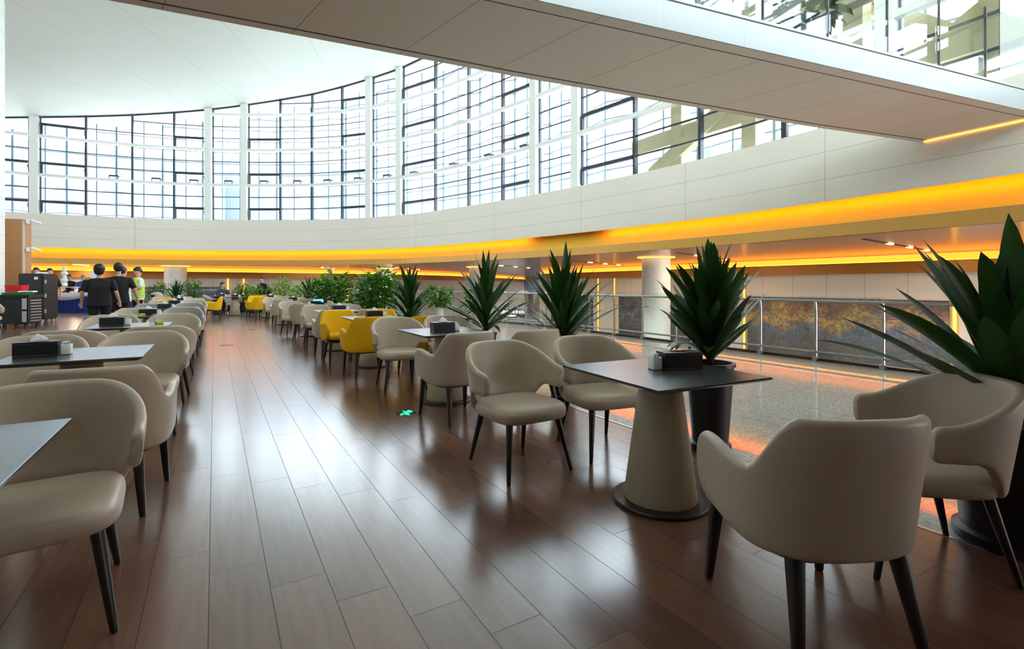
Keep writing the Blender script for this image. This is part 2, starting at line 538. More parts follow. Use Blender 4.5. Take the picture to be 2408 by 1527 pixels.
FAR = catmull(FAR, 5) + [Vector((49, 69.5)), Vector((24.9, 31.5)), Vector((24.9, 30.7))]
RIGHT = [Vector((20.8, y)) for y in (30.7, 24, 16, 8, 0, -12)]

def roof_z(x):
    return 11.05 + 0.175 * x

# floors
bm = bmesh.new()
pts = [(-14, -9)] + [(p.x, p.y) for p in WOOD] + [(-14, 36.9)]
prism(bm, pts, -0.25, 0.0)
struct(new_obj('floor', bm, M['floor']), 'dark brown wood plank floor of the dining area', 'floor')
bm = bmesh.new()
pts = [(p.x + 0.001, p.y) for p in WOOD] + [(-7, 36.9)] + [(p.x, p.y) for p in reversed(RAIL)]
pts = [(p.x, p.y) for p in WOOD[:-8]] + [(p.x, p.y) for p in reversed(RAIL)]
prism(bm, pts, -0.25, 0.0)
struct(new_obj('floor_granite', bm, M['granite']), 'polished pale speckled granite walkway beside the railing', 'floor')
bm = bmesh.new()
sweep(bm, WOOD[:-8], [(-0.012, -0.01), (-0.012, 0.004), (0.012, 0.004), (0.012, -0.01)])
struct(new_obj('trim_1', bm, M['edge_metal']), 'thin metal trim between wood and granite floors', 'trim')
bm = bmesh.new()
prism(bm, [(-18, -12), (50, -12), (50, 75), (-18, 75)], -3.4, -3.2)
struct(new_obj('floor_lower', bm, M['lower_floor']), 'pale floor of the lower concourse', 'floor')

# white balcony fascia, orange cove, gold lip
bm = bmesh.new()
sweep(bm, FASCIA, [(0, ZB), (0, ZT), (0.7, ZT), (0.7, ZT - 0.12), (0.08, ZT - 0.12), (0.08, ZB)])
struct(new_obj('wall_balcony', bm, M['fascia']), 'curved white balcony fascia below the glazing', 'wall')
bm = bmesh.new()
sweep(bm, FASCIA, [(0.02, 2.6), (0.52, 3.30), (0.09, 3.36), (0.09, 3.42), (0.64, 3.36), (0.14, 2.6)])
struct(new_obj('trim_2', bm, M['gold']), 'curved gold cove panel under the balcony', 'trim')
bm = bmesh.new()
sweep(bm, FASCIA, [(0.0, ZC), (0.0, 2.6), (0.16, 2.6), (0.16, ZC)])
struct(new_obj('trim_3', bm, M['gold_lip']), 'curved matt gold lip below the orange cove', 'trim')
i0 = near_idx(FASCIA, 10.75, 17.2)
i1 = near_idx(FASCIA, 11.5, 13.2)
for k, seg in enumerate((FASCIA[:i0 + 1], FASCIA[i1:])):
    bm = bmesh.new()
    sweep(bm, seg, [(0.083, 3.15), (0.083, 3.23), (0.088, 3.23), (0.088, 3.15)])
    o = new_obj('cove_light', bm, M['led'])
    tag(o, ['amber light line tucked behind the far curve of the white balcony', 'amber light line tucked behind the right end of the white balcony'][k], 'light')

# lower concourse ceiling and slab over it
def ring_sheet(bm, inner, outer, z0, z1):
    prism(bm, [(p.x, p.y) for p in inner] + [(p.x, p.y) for p in outer], z0, z1)
inner = offset(FASCIA, 0.1)
outer = [Vector((21.2, -12)), Vector((21.2, 30.7)), Vector((50, 74)), Vector((-18, 74))]
bm = bmesh.new(); ring_sheet(bm, inner, outer, ZC, ZC + 0.1)
struct(new_obj('ceiling_lower', bm, M['brown_ceiling']), 'glossy bronze ceiling of the lower concourse', 'ceiling')
inner = offset(FASCIA, 0.7)
bm = bmesh.new(); ring_sheet(bm, inner, [Vector((24, -12)), Vector((24, 30.7)), Vector((50, 74)), Vector((-18, 74))], ZT - 0.12, ZT)
struct(new_obj('floor_upper', bm, M['white']), 'upper balcony slab', 'floor')

# far wall and right wall of the lower concourse with gold band and lit cove
for nm, P, side in (('wall_far', FAR, 1), ('wall_right', RIGHT, 1)):
    bm = bmesh.new()
    sweep(bm, P, [(0, -3.2), (0, ZC), (0.3, ZC), (0.3, -3.2)])
    struct(new_obj(nm, bm, M['cream']), 'cream panelled wall of the lower concourse', 'wall')
    bm = bmesh.new()
    sweep(bm, P, [(-0.3, 1.66), (-0.3, 2.06), (-0.24, 2.06), (-0.24, 1.70), (0, 1.70), (0, 1.66)])
    struct(new_obj('trim_4' if nm == 'wall_far' else 'trim_5', bm, M['gold_band']), 'dark gold band along the top of the lower wall', 'trim')
    bm = bmesh.new()
    sweep(bm, P, [(-0.2, 2.04), (-0.2, 2.09), (-0.15, 2.09), (-0.15, 2.04)])
    sweep(bm, P, [(-0.03, 2.10), (-0.03, 2.30), (-0.01, 2.30), (-0.01, 2.10)], mi=[1, 1, 1, 1])  # glowing panel stands in for LED light on the recess wall
    o = new_obj('cove_light', bm, [M['led_cove'], M['cove_glow']])
    tag(o, 'long amber cove light above the far lower wall' if nm == 'wall_far' else 'long amber cove light above the right-hand mural wall', 'light')
bm = bmesh.new()
box(bm, 22.8, 30.75, -0.4, 4.3, 0.1, 5.46)
struct(new_obj('wall_return', bm, M['cream']), 'cream end of the right lower wall', 'wall')

# round columns of the concourse
def column(x, y, r, label):
    bm = bmesh.new()
    lathe(bm, [(r, -3.2), (r, ZC - 0.09), (r + 0.02, ZC - 0.08), (r + 0.02, ZC - 0.05), (r, ZC - 0.04), (r, ZC)], 40, 0, 0)
    o = new_obj('column', bm, M['column'], smooth=True, autosmooth=40)
    o.location = (x, y, 0)
    struct(o, label, 'column')
    bm = bmesh.new()
    lathe(bm, [(r + 0.03, ZC - 0.015), (r + 0.18, ZC - 0.015), (r + 0.18, ZC - 0.03), (r + 0.03, ZC - 0.03), (r + 0.03, ZC - 0.015)], 40)
    h = new_obj('halo_light', bm, M['led_strip'], o)
    return o
column(14.85, 14.0, 0.54, 'big round cream column behind the railing')
column(13.6, 27.0, 0.5, 'round cream column seen between the strap-leaf plants')
column(9.6, 32.6, 0.52, 'round cream column behind the tall leafy bush')
column(-1.9, 34.3, 0.55, 'round cream column left of the far plants')

# roof
GL = offset(FASCIA, 0.3)
RO = offset(FASCIA, 4.2)
bm = bmesh.new()
pl = [(p.x, p.y) for p in RO] + [(12, -12), (-18, -12)]
a = [bm.verts.new((x, y, roof_z(x))) for x, y in pl]
b = [bm.verts.new((x, y, roof_z(x) + 0.5)) for x, y in pl]
bm.faces.new(a); bm.faces.new(b[::-1])
for k in range(len(a)):
    bm.faces.new((a[k], a[(k + 1) % len(a)], b[(k + 1) % len(a)], b[k]))
struct(new_obj('ceiling', bm, M['roof']), 'sloping white panelled roof over the atrium', 'ceiling')
# walls behind and left of the camera
bm = bmesh.new(); box(bm, -14.1, 12, 4.3, 0.2, 42, 9.2)
struct(new_obj('wall_left', bm, M['white']), 'white wall on the left', 'wall')
bm = bmesh.new(); box(bm, -1.5, -9.1, 2.2, 25, 0.2, 4.4)
struct(new_obj('wall_back', bm, M['white']), 'white wall behind the viewer', 'wall')

bm = bmesh.new(); prism(bm, [(-14, -9.1), (10.4, -9.1), (10, 0.2), (4, 1.9), (0, 1.5), (-14, 1.5)], 4.4, 4.8)  # out-of-view slab, its front edge shaped to shade the near furniture
struct(new_obj('ceiling_shade_slab', bm, M['white']), 'unseen mezzanine slab added to shade the near tables', 'ceiling')

# ---------------------------------------------------------------- curved glazing: white columns, bays of dark mullions
NODES = [(-14.2, 33.9), (-12.1, 33.95), (-10.0, 33.97), (-7.75, 33.9), (-5.74, 33.81), (-3.77, 33.56), (-1.88, 33.11), (-0.24, 32.56), (1.49, 31.72),
         (3.19, 30.71), (4.70, 29.67), (6.03, 28.37), (7.19, 26.98), (8.33, 25.34), (9.34, 23.07), (10.08, 20.86), (10.67, 18.74), (11.13, 16.85), (11.56, 14.69),
         (11.91, 12.13), (12.15, 9.73), (12.18, 7.27), (12.12, 5.0), (12.0, 3.0), (11.86, 0.9), (11.7, -1.3), (11.5, -3.5), (11.25, -5.8), (10.95, -8.0)]
NODES = [Vector(p) for p in NODES]
WHITE = {0, 3, 7, 8, 12, 13, 17, 18, 22, 23, 27, 28}
TRZ = [ZT + 0.02, 6.77, 8.73, 10.69, 12.65]
def node_dir(i):
    t = (NODES[min(i + 1, len(NODES) - 1)] - NODES[max(i - 1, 0)]).normalized()
    return t
for i in sorted(WHITE):
    p, t = NODES[i], node_dir(i)
    bm = bmesh.new()
    zt = roof_z(p.x)
    box(bm, p.x - 0.0, p.y, (ZT + zt) / 2, 0.34, 0.46, zt - ZT, math.atan2(t.y, t.x))
    struct(new_obj('column', bm, M['mullion_white']), 'white steel glazing column', 'column')
wi = sorted(WHITE)
bays = [(a, b) for a, b in zip(wi[:-1], wi[1:])]
for n, (a, b) in enumerate(bays):
    fr = bmesh.new()
    for i in range(a, b + 1):
        p, t = NODES[i], node_dir(i)
        zt = roof_z(p.x)
        if i in (a, b):
            q = p + t * (0.22 if i == a else -0.22)
            box(fr, q.x, q.y, (ZT + zt) / 2, 0.05, 0.09, zt - ZT, math.atan2(t.y, t.x))
        else:
            box(fr, p.x, p.y, (ZT + zt) / 2, 0.085, 0.16, zt - ZT, math.atan2(t.y, t.x))
    for i in range(a, b):
        p, q = NODES[i], NODES[i + 1]
        zt = min(roof_z(p.x), roof_z(q.x))
        z = ZT + 0.01
        k = 0
        while z < zt - 0.1:
            if k % 3:
                bar(fr, (p.x, p.y, z), (q.x, q.y, z), 0.06, 0.045)
            z += 1.96 / 3
            k += 1
        bar(fr, (p.x, p.y, roof_z(p.x) - 0.03), (q.x, q.y, roof_z(q.x) - 0.03), 0.08, 0.1)
    w = new_obj('window_%d' % (n + 1), fr, M['mullion_dark'])
    struct(w, 'glazed bay of the curved window wall with dark mullions', 'window')
    pn = bmesh.new()
    for i in range(a, b):
        p, q = NODES[i], NODES[i + 1]
        v = [pn.verts.new((p.x, p.y, ZT)), pn.verts.new((q.x, q.y, ZT)), pn.verts.new((q.x, q.y, roof_z(q.x))), pn.verts.new((p.x, p.y, roof_z(p.x)))]
        pn.faces.new(v)
    new_obj('pane', pn, M['pane'], w)
    for z in TRZ[1:]:
        tb = bmesh.new()
        k = 0
        for i in range(a, b):
            p, q = NODES[i], NODES[i + 1]
            d = (q - p).normalized()
            ins = Vector((d.y, -d.x)) * 0.10
            if z < min(roof_z(p.x), roof_z(q.x)) - 0.1:
                bar(tb, (p.x + ins.x, p.y + ins.y, z), (q.x + ins.x, q.y + ins.y, z), 0.2, 0.15)
                k += 1
        if k:
            new_obj('transom', tb, M['mullion_white'], w)
        else:
            tb.free()
    if b - a > 1:
        for i in (a, b - 1):
            p, q = NODES[i], NODES[i + 1]
            d = (q - p).normalized()
            ins = Vector((d.y, -d.x)) * 0.05
            P0, P1 = p + d * (0.26 if i == a else 0.06) + ins, q - d * (0.06 if i == a else 0.26) + ins
            for z in TRZ[:-1]:
                if z + 0.75 > roof_z(p.x):
                    continue
                cb = bmesh.new()
                bar(cb, (P0.x, P0.y, z + 0.62), (P1.x, P1.y, z + 0.62), 0.1, 0.13)
                bar(cb, (P0.x, P0.y, z + 0.08), (P0.x, P0.y, z + 0.62), 0.11, 0.1)
                bar(cb, (P1.x, P1.y, z + 0.5), (P1.x - d.y * 0.16, P1.y + d.x * 0.16, z + 0.14), 0.03, 0.03)
                new_obj('casement', cb, M['mullion_dark'], w)
                if z + 1.96 > roof_z(p.x):
                    break

# small floodlights along the lowest white transom
side_words = ['leftmost', 'second', 'third', 'fourth', 'fifth', 'sixth', 'seventh', 'eighth', 'ninth', 'tenth', 'eleventh', 'twelfth', 'thirteenth']
fl = [(-4.7, 33.95), (-2.8, 33.6), (-1.05, 33.1), (0.6, 32.4), (2.3, 31.4), (3.9, 30.4), (5.3, 29.3), (6.6, 27.9), (7.75, 26.4), (8.7, 25.0), (9.7, 22.3), (10.4, 20.0), (11.0, 17.9), (11.4, 15.9), (11.75, 13.5)]
fl = fl[:13]
proto = None
for k, (x, y) in enumerate(fl):
    i = near_idx(NODES, x, y)
    t = node_dir(i)
    n = Vector((-t.y, t.x))
    if proto is None:
        o = empty('floodlight')
        hb = bmesh.new(); box(hb, 0, 0.22, 0.26, 0.42, 0.3, 0.07)
        new_obj('lamp_head', hb, M['black'], o)
        hb = bmesh.new(); bar(hb, (-0.2, 0, 0), (-0.2, 0.16, 0.26), 0.03); bar(hb, (0.2, 0, 0), (0.2, 0.16, 0.26), 0.03); bar(hb, (-0.2, 0, 0), (0.2, 0, 0), 0.03)
        new_obj('bracket', hb, M['mullion_dark'], o)
        proto = o
    else:
        o = copy_tree(proto)
    o.location = (x + n.x * 0.12, y + n.y * 0.12, 6.86)
    o.rotation_euler = (0, 0, math.atan2(t.y, t.x))
    tag(o, 'small black floodlight on the lowest white transom, %s from the left' % side_words[k].replace('leftmost', 'first'), 'floodlight', 'floodlights on the window transom')

# folded outer facade: zigzag rods and posts beyond the glass
zz = []
for i in range(0, len(NODES) - 1):
    p, q = NODES[i], NODES[i + 1]
    d = (q - p).normalized(); n = Vector((-d.y, d.x))
    zz.append(p + n * 1.5)
    zz.append(p + (q - p) * 0.34 + n * 2.3)
zz.append(NODES[-1] + Vector((1.5, 0)))
bm = bmesh.new()
for i, p in enumerate(zz):
    tall = roof_z(p.x) + 0.2
    bar(bm, (p.x, p.y, ZT), (p.x, p.y, tall), 0.09 if i % 2 else 0.05)
    if i + 1 < len(zz):
        q = zz[i + 1]
        z = ZT + 0.3
        while z < tall - 0.3:
            dz = 0.18 if i % 2 == 0 else -0.18
            bar(bm, (p.x, p.y, z - dz / 2), (q.x, q.y, z + dz / 2), 0.04, 0.05)
            z += 0.66
struct(new_obj('facade_lattice', bm, M['lattice']), 'folded pale steel lattice outside the windows', 'facade')
# pale buildings beyond
bm = bmesh.new()
for (cx, cy, w, h, rz) in ((-14, 78, 30, 15.0, 0.05), (14, 84, 28, 17.5, -0.1), (42, 66, 26, 16, -0.7), (62, 38, 30, 17, -1.2), (66, 6, 28, 15, -1.5)):
    box(bm, cx, cy, h / 2 + 1, w, 8, h + 2, rz)
struct(new_obj('building', bm, M['louvre']), 'pale louvred buildings seen through the glazing', 'building')

# ---------------------------------------------------------------- footbridge crossing overhead
BN = [(-8, 5.85), (2.63, 4.10), (11.1, 2.71), (11.9, 2.56)]
BF = [(11.9, 4.33), (11.5, 4.39), (8.9, 4.90), (6.0, 5.34), (3.36, 5.72), (0.8, 6.0), (-0.9, 6.2), (-8, 7.0)]
ZU, ZTOP = 4.0175, 4.377
bm = bmesh.new()
prism(bm, BN + BF, ZU, ZTOP - 0.045)
struct(new_obj('footbridge', bm, [M['bridge_under']]), 'white panelled footbridge crossing overhead', 'bridge')
bm = bmesh.new()
for a, b in zip(BN[:-1], BN[1:]):
    d = (Vector(b) - Vector(a)).normalized()
    nn = Vector((d.y, -d.x)) * 0.012
    bar(bm, (a[0] + nn.x, a[1] + nn.y, (ZU + ZTOP - 0.05) / 2 + 0.002), (b[0] + nn.x, b[1] + nn.y, (ZU + ZTOP - 0.05) / 2 + 0.002), 0.02, ZTOP - ZU - 0.045)
struct(new_obj('trim_6', bm, M['bridge_top']), 'white panelled side of the footbridge', 'trim')
bm = bmesh.new()
prism(bm, [(x, y - 0.03) for x, y in BN] + [(x, y + 0.03) for x, y in BF], ZTOP - 0.03, ZTOP)
struct(new_obj('trim_7', bm, M['bridge_top']), 'projecting cap along the footbridge edge', 'trim')
bm = bmesh.new()
for (P, dd) in ((BF, 0.14), (BN, 0.16)):
    pl = offset([Vector(p) for p in P], dd)
    for a, b in zip(pl[:-1], pl[1:]):
        bar(bm, (a.x, a.y, ZU - 0.001), (b.x, b.y, ZU - 0.001), 0.022 if P is BF else 0.008, 0.006)
struct(new_obj('trim_8', bm, M['table_edge']), 'dark shadow gap in the footbridge soffit', 'trim')
# amber line where the bridge meets the balcony
bm = bmesh.new()
bar(bm, (11.62, 2.75, ZU - 0.02), (11.72, 4.25, ZU - 0.02), 0.03, 0.02)
tag(new_obj('cove_light', bm, M['led_strip']), 'short amber light line where the footbridge meets the white balcony', 'light')

# glass balustrade on the bridge
o = empty('glass_balustrade', (4.75, 3.78, ZTOP))
tag(o, 'frameless glass balustrade along the edge of the overhead footbridge', 'balustrade')
jx = [2.6, 3.7, 4.75, 5.76, 6.87, 8.03, 9.17, 10.32, 11.4]
jy = lambda x: 4.10 - (x - 2.63) * 0.1641 + 0.12
for a, b in zip(jx[:-1], jx[1:]):
    bm = bmesh.new()
    bar(bm, (a + 0.01 - 4.75, jy(a) - 3.78, 0.6), (b - 0.01 - 4.75, jy(b) - 3.78, 0.6), 0.02, 1.2)
    new_obj('glass_panel', bm, M['glass'], o)
for a in jx[1:-1]:
    bm = bmesh.new()
    box(bm, a - 4.75, jy(a) - 3.78, 0.6, 0.016, 0.03, 1.2, -0.163)
    new_obj('joint', bm, M['mullion_dark'], o)
# cream upper-level frames; raking bars imitate diagonal reflections in the balustrade glass
bm = bmesh.new()
for (a, b, w) in (((12.6, 12, 4.9), (12.9, 1.5, 10.5), 0.45), ((13.2, 6.5, 5.0), (13.2, 0.5, 8.6), 0.5), ((13.5, 2.5, 4.9), (13.0, 9.5, 11.0), 0.35), ((12.9, 4.0, 4.9), (12.9, -3.5, 9.5), 0.5)):
    bar(bm, a, b, 0.3, w)
struct(new_obj('reflection_bars', bm, M['cream_steel']), 'cream raking bars imitating diagonal reflections in the balustrade glass', 'reflection')
bm = bmesh.new()
for y in (11.0, 8.5, 5.9, 3.4, 0.9):
    box(bm, 12.75, y, 8.5, 0.4, 0.42, 7.4)
for z in (6.0, 8.0):
    bar(bm, (12.75, 13, z), (12.75, -2, z), 0.3, 0.5)
struct(new_obj('upper_frame', bm, M['cream_steel']), 'cream posts and rails of the upper facade', 'frame')

# big white pillar and tan partition on the left
bm = bmesh.new()
lathe(bm, [(1.7, 0), (1.7, 9.8)], 64)
o = new_obj('pillar', bm, M['white'], smooth=True, autosmooth=40)
o.location = (-7.13, 20.6, 0)
struct(o, 'huge round white pillar at the left edge', 'pillar')

# ---------------------------------------------------------------- railing along the granite edge
def arclen(P):
    L = [0.0]
    for a, b in zip(P[:-1], P[1:]):
        L.append(L[-1] + (b - a).length)
    return L
def at_len(P, L, s):
    for i in range(len(P) - 1):
        if L[i + 1] >= s:
            t = (s - L[i]) / max(1e-6, L[i + 1] - L[i])
            return P[i].lerp(P[i + 1], t), (P[i + 1] - P[i]).normalized()
    return P[-1], (P[-1] - P[-2]).normalized()
RL = arclen(RAIL)
rail = empty('glass_railing', (8.52, 3.56, 0))
tag(rail, 'steel and glass railing along the far edge of the granite walkway', 'railing')
R0 = Vector((8.52, 3.56))
RP = [p - R0 for p in RAIL]
RP = offset(RP, 0.08)
for z, r, nm in ((0.985, 0.026, 'handrail'), (0.155, 0.02, 'lower_rail')):
    bm = bmesh.new(); tube(bm, [(p.x, p.y, z) for p in RP], r, 10)
    new_obj(nm, bm, M['steel'], rail, smooth=True)
bm = bmesh.new(); sweep(bm, offset(RP, -0.1), [(-0.03, 0), (-0.03, 0.045), (0.03, 0.045), (0.03, 0)])
new_obj('kerb', bm, M['bronze'], rail)
s = 12.55 - 1.92 * 4 % 0.96
first = {}
k = 0
prev = None
while s < RL[-1]:
    p, t = at_len(RP, RL, s)
    rz = math.atan2(t.y, t.x)
    if not first:
        bm = bmesh.new()
        tube(bm, [(0, 0.02, 0), (0, 0.0, 0.1), (0, 0.0, 0.82), (0, 0.01, 0.93), (0, 0.03, 0.985)], 0.02, 8)
        box(bm, 0, 0.02, 0.04, 0.07, 0.07, 0.08)
        po = new_obj('post', bm, M['steel'], rail, smooth=True, autosmooth=40)
        bm = bmesh.new()
        tube(bm, [(-0.12, -0.06, 0.75), (0.12, -0.06, 0.75)], 0.012, 8); tube(bm, [(0, 0, 0.75), (0, -0.06, 0.75)], 0.016, 8)
        cl = new_obj('clamp', bm, M['steel'], po, smooth=True)
        first = {'post': po}
    else:
        po = first['post'].copy(); C.objects.link(po); po.parent = rail
        cc = first['post'].children[0].copy(); C.objects.link(cc); cc.parent = po
    po.location = (p.x, p.y, 0); po.rotation_euler = (0, 0, rz)
    if prev is not None:
        n0 = Vector((-t.y, t.x)) * -0.06
        a, b = prev + n0 + t * 0.02, p + n0 - t * 0.02
        bm = bmesh.new(); bar(bm, (a.x, a.y, 0.56), (b.x, b.y, 0.56), 0.012, 1.0)
        new_obj('glass_panel', bm, M['rail_glass'], rail)
    prev = p
    s += 0.96
    k += 1

# ---------------------------------------------------------------- chairs
def smooth01(t):
    t = max(0.0, min(1.0, t))
    return t * t * (3 - 2 * t)

def shell_mesh(path, top, bot, thick, lean, nseg=7):
    """upholstered shell: path [(x,y,nx,ny,u)], u in 0..1 from back centre to the arm tip"""
    bm = bmesh.new()
    rings = []
    for (x, y, nx, ny, u) in path:
        zt, zb = top(u), bot(u)
        if zt - zb < 0.03:
            m_ = (zt + zb) / 2; zt, zb = m_ + 0.015, m_ - 0.015
        r = min(thick / 2, (zt - zb) / 2 * 0.98)
        ln = lean(u)
        prof = []
        for k in range(nseg + 1):
            prof.append((thick / 2, zb + r + (zt - zb - 2 * r) * k / nseg))
        for k in range(1, 6):
            a = PI * k / 6
            prof.append((thick / 2 * math.cos(a), zt - r + r * math.sin(a)))
        for k in range(nseg + 1):
            prof.append((-thick / 2, zt - r - (zt - zb - 2 * r) * k / nseg))
        for k in range(1, 6):
            a = PI * k / 6
            prof.append((-thick / 2 * math.cos(a), zb + r - r * math.sin(a)))
        rings.append([(x + nx * (d + ln * (z - 0.40)), y + ny * (d + ln * (z - 0.40)), z) for d, z in prof])
    loft(bm, rings)
    return bm

def u_path(a, b, yarm, n_exp, arm_in=0.0, N_=72):
    """U-shaped plan, back at +y, arms reaching forward to y=yarm"""
    half = []
    for k in range(41):
        th = PI / 2 * k / 40
        half.append(Vector((a * sgnpow(math.sin(th), 2 / n_exp), b * sgnpow(math.cos(th), 2 / n_exp))))
    for k in range(1, 13):
        t = k / 12
        half.append(Vector((a - arm_in * t * t, yarm * t)))
    L = arclen(half)
    m = N_ // 2
    pts = []
    for k in range(m + 1):
        u = k / m
        uu = u if u < 0.85 else 0.85 + 0.15 * math.sin((u - 0.85) / 0.15 * PI / 2)
        p, t = at_len(half, L, uu * L[-1] * 0.9999)
        pts.append((p.x, p.y, t, u if u < 0.85 else uu))
    right = [(x, y, -t.y, t.x, u) for x, y, t, u in pts]
    left = [(-x, y, t.y, t.x, u) for x, y, t, u in pts[1:]]
    # normals: outward
    res = []
    for (x, y, nx, ny, u) in list(reversed(left)) + right:
        v = Vector((nx, ny))
        if v.dot(Vector((x, y + 0.05))) < 0:
            v = -v
        res.append((x, y, v.x, v.y, u))
    return res

def leg_mesh(x0, y0, x1, y1, z1, r0, r1, sq=False):
    bm = bmesh.new()
    n = 12
    def ring(cx, cy, z, r):
        if sq:
            return super_ring(r, r, 5, z, n, cx, cy)
        return super_ring(r, r, 2, z, n, cx, cy)
    f = lambda t: (x0 + (x1 - x0) * t, y0 + (y1 - y0) * t)
    loft(bm, [ring(x0, y0, 0.0, r0 * 0.8), ring(*f(0.02), z1 * 0.02, r0), ring(*f(0.5), z1 * 0.5, (r0 + r1) / 2), ring(x1, y1, z1, r1)])
    return bm

def seat_mesh(a, b, cy, z0, z1, n_exp=4.2):
    bm = bmesh.new()
    h = z1 - z0
    R = []
    for s_, z in ((0.86, 0), (0.95, 0.05), (0.99, 0.18), (1.0, 0.38), (1.0, 0.55), (0.985, 0.70), (0.975, 0.72), (0.965, 0.78), (0.92, 0.89), (0.82, 0.96), (0.6, 0.99), (0.3, 1.0)):
        R.append(super_ring(a * s_, b * s_, n_exp, z0 + h * z, 56, 0, cy))
    loft(bm, R)
    return bm

def make_wing(leather):
    o = empty('dining_chair')
    path = u_path(0.285, 0.285, -0.10, 2.35, 0.0)
    def top(u):
        zt = 0.832 - 0.155 * smooth01((u - 0.22) / 0.70)
        if u > 0.93:
            zt -= 0.035 * (1 - math.sqrt(max(0, 1 - ((u - 0.93) / 0.07) ** 2)))
        return zt
    def bot(u):
        if u < 0.46:
            z = 0.365
        else:
            z = 0.365 + 0.155 * math.sqrt(smooth01((u - 0.46) / 0.24)) if u < 0.70 else 0.52
        if u > 0.93:
            z += 0.03 * (1 - math.sqrt(max(0, 1 - ((u - 0.93) / 0.07) ** 2)))
        return z
    new_obj('backrest', shell_mesh(path, top, bot, 0.042, lambda u: 0.16 - 0.06 * u), leather, o, smooth=True, autosmooth=50)
    new_obj('seat', seat_mesh(0.265, 0.265, -0.025, 0.355, 0.462), leather, o, smooth=True)
    for sx in (-1, 1):
        new_obj('leg', leg_mesh(sx * 0.25, -0.275, sx * 0.19, -0.19, 0.37, 0.013, 0.024), M['black_wood'], o, smooth=True, autosmooth=50)
        new_obj('leg', leg_mesh(sx * 0.225, 0.275, sx * 0.18, 0.18, 0.37, 0.013, 0.024), M['black_wood'], o, smooth=True, autosmooth=50)
    return o

def make_tub(leather):
    o = empty('armchair')
    path = u_path(0.295, 0.275, -0.255, 2.6, 0.02)
    def top(u):
        zt = 0.825 - 0.005 * smooth01(u / 0.3) - 0.20 * smooth01((u - 0.27) / 0.22)
        zt += 0.030 * smooth01((u - 0.50) / 0.34)
        if u > 0.88:
            zt -= 0.10 * (1 - math.sqrt(max(0, 1 - ((u - 0.88) / 0.12) ** 2)))
        return zt
    def bot(u):
        z = 0.335 + 0.045 * smooth01((u - 0.4) / 0.6)
        if u > 0.86:
            z += 0.09 * (1 - math.sqrt(max(0, 1 - ((u - 0.86) / 0.14) ** 2)))
        return z
    new_obj('shell', shell_mesh(path, top, bot, 0.05, lambda u: 0.15 - 0.12 * smooth01(u / 0.8)), leather, o, smooth=True, autosmooth=50)
    new_obj('seat', seat_mesh(0.272, 0.262, -0.02, 0.375, 0.462, 4.5), leather, o, smooth=True)
    bm = bmesh.new()
    loft(bm, [super_ring(0.255, 0.25, 3.6, 0.325, 48, 0, 0.0), super_ring(0.268, 0.262, 3.6, 0.34, 48, 0, 0.0), super_ring(0.27, 0.264, 3.6, 0.38, 48, 0, 0.0)])
    new_obj('apron', bm, M['black_wood'], o, smooth=True, autosmooth=40)
    for sx in (-1, 1):
        new_obj('leg', leg_mesh(sx * 0.252, -0.252, sx * 0.232, -0.215, 0.35, 0.014, 0.025, True), M['black_wood'], o, smooth=True, autosmooth=50)
        new_obj('leg', leg_mesh(sx * 0.225, 0.285, sx * 0.185, 0.205, 0.35, 0.015, 0.027, True), M['black_wood'], o, smooth=True, autosmooth=50)
    return o

protos = {}
def chair(kind, x, y, rz, label, group):
    """rz 0 = facing -y (towards the viewer)"""
    if kind not in protos:
        o = make_wing(M['leather']) if kind == 'wing' else make_wing(M['leather_grey']) if kind == 'greywing' else make_tub(M['leather'] if kind == 'tub' else M['yellow'] if kind == 'yellow' else M['leather_grey'])
        protos[kind] = o
    else:
        o = copy_tree(protos[kind])
    o.location = (x, y, 0)
    o.rotation_euler = (0, 0, rz)
    return tag(o, label, 'chair', group)

def make_table():
    o = empty('dining_table')
    bm = bmesh.new()
    w, d = 0.40, 0.425
    loft(bm, [[(sx * (w - c), sy * (d - c), z) for sx, sy in ((-1, -1), (1, -1), (1, 1), (-1, 1))] for c, z in ((0.035, 0.722), (0.002, 0.737), (0.0, 0.740), (0.0, 0.748), (0.002, 0.75))])
    new_obj('tabletop', bm, M['stone'], o)
    bm = bmesh.new(); lathe(bm, [(0.12, 0.695), (0.125, 0.70), (0.125, 0.722)], 32)
    new_obj('mounting_plate', bm, M['table_edge'], o)
    bm = bmesh.new(); lathe(bm, [(0.205, 0.02), (0.207, 0.03), (0.118, 0.69), (0.112, 0.697)], 48)
    new_obj('pedestal', bm, M['cone'], o, smooth=True, autosmooth=40)
    bm = bmesh.new(); lathe(bm, [(0.27, 0.0), (0.275, 0.004), (0.275, 0.016), (0.268, 0.022)], 48)
    new_obj('base_plate', bm, M['bronze'], o, smooth=True, autosmooth=30)
    return o

def make_tissue_box():
    o = empty('tissue_box')
    bm = bmesh.new()
    box(bm, 0, 0, 0.047, 0.235, 0.125, 0.094)
    b2 = bm.edges[:]
    bmesh.ops.bevel(bm, geom=b2, offset=0.003, segments=2, affect='EDGES')
    new_obj('case', bm, M['black_leather'], o)
    bm = bmesh.new()
    R = [super_ring(0.121, 0.066, 12, 0.094, 48), super_ring(0.121, 0.066, 12, 0.101, 48), super_ring(0.062, 0.026, 2.4, 0.1025, 48), super_ring(0.060, 0.024, 2.4, 0.096, 48)]
    loft(bm, R)
    new_obj('lid', bm, M['black_leather'], o)
    bm = bmesh.new()
    for z in (0.008, 0.090):
        for sy in (-1, 1):
            bar(bm, (-0.114, sy * 0.0628, z), (0.114, sy * 0.0628, z), 0.0012, 0.0016)
        for sx in (-1, 1):
            bar(bm, (sx * 0.1178, -0.058, z), (sx * 0.1178, 0.058, z), 0.0012, 0.0016)
    new_obj('stitching', bm, M['stitch'], o)
    return o

